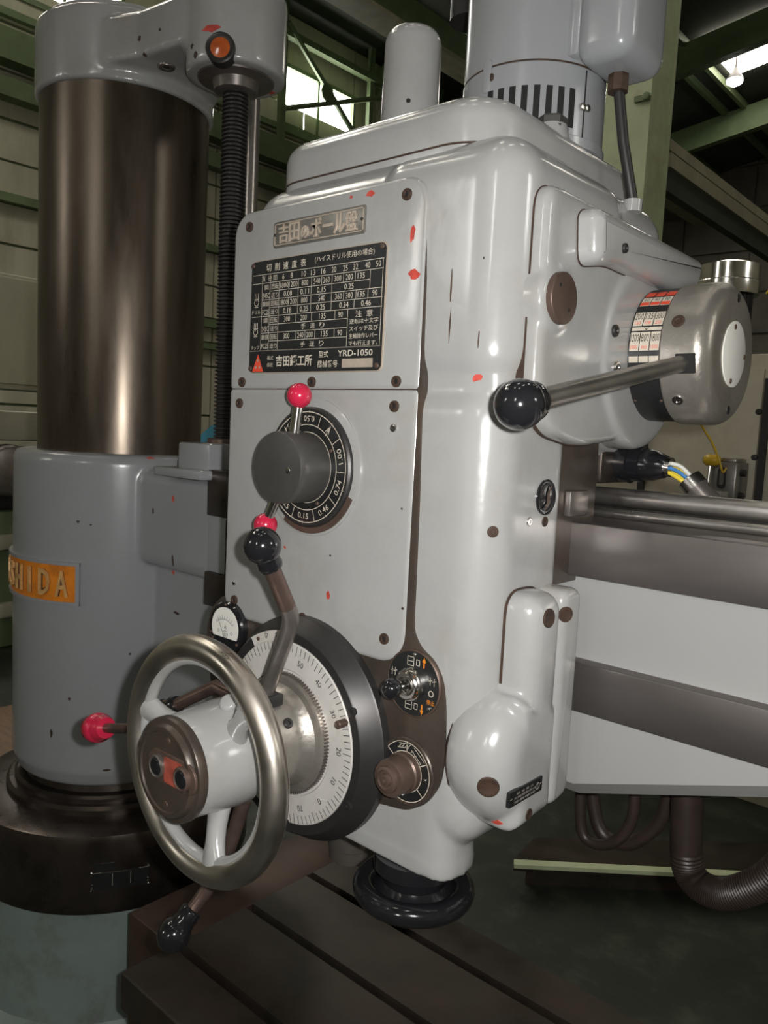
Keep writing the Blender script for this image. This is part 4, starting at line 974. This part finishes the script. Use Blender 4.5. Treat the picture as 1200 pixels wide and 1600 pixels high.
def switches():
    N = (0, -1, 0)
    q = un(648, 1067, 'y', .0); O = Vector((q.x, .0005, q.z))
    b = lathe('cross_switch', O, N, [(.0425, -.002), (.0425, .0035), (.041, .0045), (.0405, .0038), (0, .0038)], 'brass', HEAD, 56)
    lathe('switch_card', O, N, [(.0402, .003), (.0402, .0042)], 'black_paint', b, 56)
    f = lambda u, v: Vector((O.x + u, O.y - .0044, O.z + v)); bm = new()
    for s in (1, -1):
        for k in range(3): a_line(bm, f, (-.010, s * (.022 + k * .0055)), (.0, s * (.022 + k * .0055)), .0007)
        for u in (-.010, 0): a_line(bm, f, (u, s * .022), (u, s * .033), .0007)
        for u in (.004, .009): a_line(bm, f, (u, s * .024), (u, s * .031), .0007)
        for v in (.024, .031): a_line(bm, f, (.004, s * v), (.009, s * v), .0007)
    for u0 in (-.034, -.029, .027, .033):
        a_line(bm, f, (u0, .004), (u0, .014), .0007); a_line(bm, f, (u0 - .003, .009), (u0 + .003, .011), .0007)
    a_ann(bm, f, (.029, -.006), .003, .004, n=16); flat(bm, 'switch_symbols', 'print', b)
    bm = new()
    for s in (1, -1):
        u, v = .016, s * .023; a_line(bm, f, (u, v), (u, v + s * .007), .002); p = [bm.verts.new(f(u + a, v + s * b_)) for a, b_ in ((-.003, .007), (.003, .007), (0, .013))]; bm.faces.new(p)
    a_text(bm, '主軸', f, h=.006, w=.012, c=(-.03, -.004)); a_text(bm, '停止', f, h=.006, w=.012, c=(.029, -.017)); flat(bm, 'switch_arrows', 'orange', b)
    lathe('switch_boss', O, N, [(.0205, .003), (.0205, .012), (.0195, .0135), (.018, .0135), (.0175, .018), (.016, .0195), (.0125, .0195), (.012, .022), (.008, .0225), (.006, .017)], 'bright', b, 40)
    B = un(612, 1076, 'y', -.045); A = O + Vector((0, -.017, 0)); tube('switch_stick', [A, A + (B - A) * .4, A + (B - A) * .42, B], [.0048, .0042, .0034, .0034], 'bright', b, 14); sphere('switch_ball', B, .0125, 'black', b)
    for a in (88, -42): lathe('rivet', (O.x + .037 * math.cos(math.radians(a)), O.y - .004, O.z + .037 * math.sin(math.radians(a))), N, rp(.0027, 0, .003, .0015), 'bright', b, 12)
    q = un(636, 1204, 'y', .0); O = Vector((q.x, .0005, q.z))
    b = lathe('selector_knob', O, N, [(.044, -.002), (.044, .003), (.0425, .0045), (.0395, .0045), (.039, .003), (0, .003)], 'cast', HEAD, 56)
    lathe('selector_card', O, N, [(.0388, .0025), (.0388, .0038)], 'black_paint', b, 56)
    f = lambda u, v: Vector((O.x + u, O.y - .0041, O.z + v)); bm = new(); a_ann(bm, f, (0, 0), .0378, .0388); a_ann(bm, f, (0, 0), .0255, .0263)
    for a in (88, 30, 142, -40, 200): e = Vector((math.cos(math.radians(a)), math.sin(math.radians(a)))); a_line(bm, f, e * .026, e * .038, .0011)
    for i in range(4):
        e = Vector((-.012 + .005 * i, .029 + .001 * i)); a_line(bm, f, e, e + Vector((.004, .005)), .0007)
        e = Vector((.012 + .004 * i, .029 - .004 * i)); a_line(bm, f, e, e + Vector((-.005, -.002)), .0007)
    a_line(bm, f, (-.014, .028), (.004, .031), .0007); a_line(bm, f, (-.012, .034), (.003, .036), .0007); a_line(bm, f, (.008, .030), (.024, .017), .0007); a_line(bm, f, (.012, .034), (.03, .02), .0007)
    flat(bm, 'selector_print', 'print', b)
    lathe('selector_grip', O, N, [(.0255, .003), (.0255, .012), (.0235, .014), (.0235, .034), (.022, .037), (.017, .0375), (.016, .041), (.0125, .0425), (.0115, .040), (.008, .040), (.007, .043), (.004, .0435), (.0035, .040)], 'brass', b, 48)
    for a in (-2, -95, 182): lathe('rivet', (O.x + .032 * math.cos(math.radians(a)), O.y - .0035, O.z + .032 * math.sin(math.radians(a))), N, rp(.0025, 0, .0025, .0012), 'bright', b, 12)
switches()
def spindle():
    c = un(646, 1384, 'y', .045); O = Vector((c.x, .045, 0)); z = c.z
    s = lathe('spindle_collar', O, (0, 0, -1), [(.055, -.90), (.055, -z - .03), (.045, -z - .028), (.043, -z - .012), (.05, -z - .002), (.062, -z + .004), (.05, -z + .012), (.03, -z + .016)], 'black', HEAD, 64)
    bm = new(); n1 = 72
    vr = []
    a_lathe(bm, (O.x, O.y, z), (0, 0, 1), [(.067 + .0145 * math.cos(t), .0145 * math.sin(t)) for t in [2 * math.pi * i / 16 for i in range(17)]], n1, False); bmesh.ops.remove_doubles(bm, verts=bm.verts, dist=1e-5)
    finish(bm, 'collar_ring', 'black', s, 80)
    c = un(548, 1318, 'y', .17)
    lathe('spindle_boss', (c.x, .17, c.z - .02), (0, 0, 1), [(.035, 0), (.036, .004), (.036, .02), (.038, .022), (.038, .06)], 'conduit', HEAD, 32)
spindle()
def selector():
    AX = (.35, 1.574)
    bm = new()
    prof = [(.043, 1.738), (.043, 1.50), (.085, 1.455), (.17, 1.442), (.27, 1.452), (.335, 1.485), (.43, 1.52), (.45, 1.60), (.45, 1.738)]
    a_plate(bm, round_poly(prof, .03), (-.53, 0, 0), *SX, .053, .012, 3)
    a_plate(bm, circ(AX[0] - .03, AX[1] - .005, .128, 48), (-.53, 0, 0), *SX, .058, .012, 3)
    q = S2(878, 466, -.47); a_plate(bm, circ(*q, .039, 32), (-.53, 0, 0), *SX, .057, .008, 3)
    w0 = [S2(*p, -.45) for p in ((912, 332), (1090, 402), (1094, 452), (1060, 454), (975, 412), (912, 404))]
    h = cast_body(bm, 'selector_housing', 'enamel', HEAD, .0035, 12)
    w0[0] = (w0[0][0] + .035, w0[0][1]); w0[5] = (w0[5][0] + .035, w0[5][1])
    wp = [(w0[0][0], w0[0][1] + .008), (w0[0][0] + .01, 1.722), (w0[1][0] + .02, 1.722), (w0[1][0] + .028, w0[1][1] - .012), w0[2], w0[3], w0[4], w0[5]]
    side('wedge_cover', round_poly(wp, .02), -.50, .052, 'enamel', h, .016, 5)
    side('wedge_seam', round_poly(offset(wp, -.001), .02), -.50, .0245, 'rust', h)
    side('housing_seam', offset(round_poly(prof, .03), -.0008), -.515, .0205, 'rust', h)
    lathe('blank_plug', (-.476, *q), (1, 0, 0), rp(.0295, 0, .010, .0015), 'brass', h, 40)
    for dy, dz in ((-.012, .013), (.011, -.012)): lathe('plug_hole', (-.466, q[0] + dy, q[1] + dz), (1, 0, 0), rp(.0022, 0, .0005, .0001), 'hole', h, 10)
    for px, py, r, m_ in ((890, 299, .0085, 'rust'), (975, 388, .006, 'dark'), (960, 517, .008, 'dark'), (962, 574, .008, 'bright')):
        bvh = bvh_of(h); hp, n = on(bvh, px, py)
        if (px, py) == (975, 388): y_, z_ = S2(px, py, -.448); hp, n = Vector((-.448, y_, z_)), Vector((1, 0, 0))
        if hp: cap_screw(hp + Vector((.0005, 0, 0)), (1, 0, 0), r, h, m_)
    # rotating number drum and cap
    O = Vector((0, *AX)); X = (1, 0, 0); r = .0925
    lathe('drum_seat', O, X, [(.1, -.50), (.1, -.479), (.094, -.4745)], 'enamel', h, 64)
    d = lathe('number_drum', O, X, [(r - .002, -.48), (r - .002, -.428)], 'black_paint', h, 96)
    dc = lathe('drum_cap', O, X, [(r, -.428), (r + .0015, -.426)] + [(r + .0015 - .022 + .022 * math.cos(t), -.366 - .022 + .022 * math.sin(t)) for t in [math.pi / 2 * i / 8 for i in range(9)]] + [(0, -.366)], 'satin', HEAD, 96)
    lathe('drum_lower_band', O, X, [(r - .0005, -.4285), (r - .0005, -.4265)], 'rust', dc, 96)
    # cells on the drum: u = x, angle from -y toward +z
    Rr = r - .0014
    def f(u, a, dr=0): return Vector((u, AX[0] - (Rr + dr) * math.cos(a), AX[1] + (Rr + dr) * math.sin(a)))
    def cellbm(bm, u0, u1, a0, a1, dr=0, n=6):
        pr = None
        for i in range(n + 1):
            a = a0 + (a1 - a0) * i / n; cur = [bm.verts.new(f(u, a, dr)) for u in (u0, u1)]
            if pr: bm.faces.new((pr[0], pr[1], cur[1], cur[0]))
            pr = cur
    D = math.radians; xs = [-.4705 + .0138 * i for i in range(4)]
    bp, bt, br_ = new(), new(), new()
    rows = [(53, 62, None, 'r'), (40, 51.5, ('60', '40', '90'), 'rr'), (19.5, 32.5, ('200', '135', '300'), 'n'), (-1.5, 14, ('1200', '800', '1800'), 'n'), (-11, -6, None, 'n')]
    for a0, a1, t, k in rows:
        for i in range(3):
            if k in ('r',): cellbm(br_, xs[i] + .0008, xs[i + 1] - .0008, D(a0), D(a1)); continue
            cellbm(bp, xs[i] + .0006, xs[i + 1] - .0006, D(a0), D(a1))
            if not t: continue
            span = a1 - a0; am = D(a0 + span * (.68 if k == 'n' else .7)); s = t[i]
            a_text(bt, s, lambda u, v: f(u, v / Rr, .0004), h=.0100 if k == 'n' else .0075, w=min(.0112, .0034 * len(s)), c=((xs[i] + xs[i + 1]) / 2, am * Rr))
            if k == 'rr': cellbm(br_, xs[i] + .001, xs[i + 1] - .001, D(a0 + .5), D(a0 + span * .4), .0003)
            else:
                s2 = {'200': '160', '135': '108', '300': '250', '1200': '1000', '800': '665', '1800': '1500'}[s]
                a_text(br_, s2, lambda u, v: f(u, v / Rr, .0004), h=.0050, w=.0022 * len(s2) + .001, c=((xs[i] + xs[i + 1]) / 2, D(a0 + span * .2) * Rr))
    cellbm(bp, xs[0] + .0006, xs[3] - .0006, D(15.2), D(18.3)); 
    for k in (-1, 0, 1): a_line(bt, lambda u, v: f(u, v / Rr, .0005), ((xs[1] + xs[2]) / 2 + k * .003, D(18) * Rr), ((xs[1] + xs[2]) / 2, D(15.5) * Rr), .0007)
    tag(flat(bp, 'drum_cells', 'print', d), kind='stuff'); tag(flat(bt, 'drum_figures', 'black_paint', d), kind='stuff'); tag(flat(br_, 'drum_red_figures', 'redprint', d), kind='stuff')
    for a in (-46,):
        for u in (-.468, -.432): lathe('rivet', f(u, D(a)), f(u, D(a)) - Vector((u, *AX)), rp(.0022, 0, .0015, .0006), 'brass', d, 10)
    lathe('cap_disc', (-.366, *AX), X, [(.043, -.001), (.043, .0012), (.042, .0016)], 'meter', dc, 48)
    for a in (75, -5, -80): lathe('disc_screw', (-.3645, AX[0] + .036 * math.sin(D(a + 180)) * (-1 if a == -5 else 0) + (0 if a == -5 else -.008), AX[1] + .036 * math.sin(D(a)) * (0 if a == -5 else 1)) if a != -5 else (-.3645, AX[0] + .037, AX[1]), X, rp(.0035, 0, .0015, .0006), 'brass', dc, 12)
    for a in (62, -62): lathe('cap_screw', (-.3665, AX[0] - .0 + .0, AX[1] + .073 * (1 if a > 0 else -1)), X, rp(.006, 0, .001, .0003) + [(.003, .0005)], 'dark', dc, 14)
    # holes in the cap wall
    def onCap(px, py):
        dd = (R3 @ Vector((px - 600, 800 - py, -FP))).normalized(); o = CAM - O; A = dd.y ** 2 + dd.z ** 2; B = o.y * dd.y + o.z * dd.z; C = o.y ** 2 + o.z ** 2 - (r + .0015) ** 2
        return CAM + dd * ((-B - math.sqrt(B * B - A * C)) / A)
    for px, py, rr_, m_ in ((1060, 502, .0085, 'rust'), (1059, 625, .0075, 'bright')):
        q = onCap(px, py); n = Vector((0, q.y - AX[0], q.z - AX[1])).normalized(); lathe('cap_hole', q - n * .001, n, rp(rr_, 0, .0024, .0005) + [(rr_ * .5, .0022), (rr_ * .4, .0014)], m_, dc, 18)
    q = onCap(1070, 568); n = Vector((0, q.y - AX[0], q.z - AX[1])).normalized(); V = Vector((1, 0, 0)).cross(n)
    plate('lever_slot', rrect(-.012, -.0125, .013, .0125, .001), q - n * .003, Vector((1, 0, 0)), n.cross(Vector((1, 0, 0))), n, .0042, 'hole', dc)
    B = un(812, 632, 'y', -.06); A = q + Vector((-.004, 0, 0)); u_ = (A - B).normalized()
    lv = tube('selector_lever', [A + u_ * .005, A - u_ * .005, B + u_ * .035, B + u_ * .02], [.0105, .0105, .0118, .0118], 'steel', HEAD, 24)
    bm = new(); a_sphere(bm, B, .0262, u_, 40); a_lathe(bm, B, u_, [(.0215, .012), (.021, .022), (.019, .027), (.0135, .029)], 32); finish(bm, 'ball_knob', 'black', lv, 50)
    # saddle block behind the head
    box('saddle_block', (-.95, .10, 1.262), (-.503, .262, 1.47), 'cast', HEAD, .002)
    box('wiper_plate', (-.503, .175, 1.352), (-.494, .225, 1.385), 'conduit', HEAD, .002)
    # side face screws
    for px, py, rr_, m_ in ((770, 831, .007, 'rust'), (827, 815, .0055, 'bright'), (851, 815, .0065, 'rust'), (665, 1010, .0, 'rust')):
        if not rr_: continue
        hp, n = on(BV, px, py)
        if hp: lathe('side_screw', hp - n * .001, n, rp(rr_, 0, .0024, .0005) + [(rr_ * .5, .0022), (rr_ * .45, .0014)], m_, HEAD, 16)
    hp, n = on(BV, 852, 777)
    if hp: lathe('sight_glass', hp - n * .002, n, [(.0225, 0), (.0225, .004), (.021, .005), (.018, .004), (.006, .0055), (0, .0055)], 'black', HEAD, 32)
    if hp:
        u, v, nn = frame(n); g = lambda a, b: hp + n * .0045 + u * a + v * b; bm = new()
        pr = None
        for i in range(13):
            t = i / 12; p = Vector((-.008 + .016 * t + .0, -.016 + .032 * t)); w = .0035 * math.sin(t * math.pi) + .0004
            cur = [bm.verts.new(g(p.x + s * w + .003 * math.sin(t * 6.28), p.y)) for s in (-1, 1)]
            if pr: bm.faces.new((pr[0], pr[1], cur[1], cur[0]))
            pr = cur
        flat(bm, 'glass_mark', 'brass', HEAD)
selector()
def gear_cover():
    bm = new()
    poly = round_poly([(.045, .99), (.118, .985), (.118, 1.268), (.045, 1.268)], .028)
    a_plate(bm, poly, (-.53, 0, 0), *SX, .074, .028, 5)
    cc = (.081, 1.067)
    C0 = [p for p in circ(*cc, .0925, 72, -180, 180) if p[0] <= .119]; k0 = max(range(len(C0)), key=lambda i: math.dist(C0[i], C0[i - 1])); C0 = C0[k0:] + C0[:k0]; rr = [(C0, .05)]
    rings = [(offset(C0, o_), h_) for o_, h_ in ((.05, 0), (.034, .004), (.018, .011), (.007, .022), (.0015, .036))] + [(C0, .050)] + [(offset(C0, .045 * (1 - math.cos(t))), .058 + .045 * math.sin(t)) for t in [math.pi / 2 * i / 7 for i in range(8)]]
    a_rings(bm, [[Vector((-.559 + h_, u, v)) for u, v in pl] for pl, h_ in rings])
    a_plate(bm, round_poly([(.03, .982), (.118, .99), (.118, 1.13), (.03, 1.15)], .01), (-.53, 0, 0), *SX, .074, .02, 4)
    g = cast_body(bm, 'gear_cover', 'enamel', HEAD, .0035, 5)
    side('cover_seam', round_poly([(.0445, 1.10), (.12, 1.10), (.12, 1.2695), (.0445, 1.2695)], .028), -.53, .0325, 'rust', g)
    C1 = circ(*cc, .0929, 56)
    bm = new(); a_rings(bm, [[Vector((-.559 + h_, u, v)) for u, v in offset(C1, o_)] for o_, h_ in ((.05, 0), (.034, .004), (.018, .011), (.0065, .022))]); finish(bm, 'boss_seam', 'rust', g)
    rear = side('rear_cover', round_poly([(.1195, .985), (.168, .992), (.168, 1.266), (.1195, 1.266)], .018), -.53, .068, 'enamel', g, .012, 5)
    bv = bvh_of(g)
    def recess(px, py, rr_, bvh, m_='rust', par=g):
        hp, n = on(bvh, px, py)
        if hp: lathe('bolt_recess', hp - n * .001, n, rp(rr_, 0, .0022, .0006) + [(rr_ * .7, .0018), (rr_ * .6, .0014)], m_, par, 20)
    recess(858, 966, .0115, bv); recess(763, 1230, .013, bv); recess(884, 960, .010, bvh_of(rear)); recess(886, 1214, .006, bvh_of(rear), 'dark'); recess(826, 1272, .007, bv, 'rust')
    hp, n = on(bv, 776, 1284)
    if hp: chip(hp, n, .007, .004, g)
    # small plate on the cover's side face
    x = -.4555; a, b = S2(794, 1263, x), S2(845, 1225, x); y0, y1 = a[0], b[0]; c = S2(793, 1241, x); z0, z1 = a[1], c[1]
    hp, n = on(bv, 820, 1243); x = hp.x + .001 if hp else x
    p = side('cover_plate', rrect(y0, z0, y1, z1, .001), x - .003, .0045, 'black_paint', g)
    f = lambda u, v: Vector((x + .0019, u, v)); bm = new(); ym, h = (y0 + y1) / 2, z1 - z0
    for i, s in enumerate(('給 油 毎 日', '主軸頭潤滑油', 'TORQUE OIL')):
        if i == 2: s = '油量確認'
        a_text(bm, s, f, h=h * .17, w=(y1 - y0) * (.5 if i == 0 else .66), c=(ym - .004, z1 - h * (.25 + .26 * i)))
    a_ann(bm, f, (y1 - .011, z0 + h * .48), .0035, .0045, n=16); a_line(bm, f, (y1 - .011, z0 + h * .3), (y1 - .011, z0 + h * .68), .0007)
    flat(bm, 'plate_lettering', 'printdim', p)
    for yy, zz in ((y0 + .003, z0 + h * .5), (y1 - .003, z0 + h * .5)): lathe('rivet', (x + .001, yy, zz), (1, 0, 0), rp(.002, 0, .0015, .0006), 'bright', p, 10)
gear_cover()
def wear():
    for px, py, a, b, m_ in ((746, 590, .008, .005, 'redpaint'), (717, 232, .0, .0, 'rust'), (705, 450, .0012, .022, 'brass'), (703, 510, .0012, .018, 'brass'), (748, 530, .001, .012, 'brass'), (674, 224, .004, .0018, 'rust'), (756, 403, .001, .002, 'rust'), (858, 800, .003, .004, 'rust'), (855, 920, .004, .004, 'rust'), (850, 755, .003, .004, 'rust')):
        if not a: continue
        hp, n = on(BV, px, py)
        if hp: chip(hp, n, a, b, HEAD, m_)
    # rust line along the lip of the foot flange
    bot = [un(x, y, 'z', .9055) for x, y in ((518, 1272), (640, 1340), (692, 1345))]
    bm = new(); a_tube(bm, [p for p in bot], .0012, 6); finish(bm, 'flange_rust_line', 'rust', HEAD)
wear()
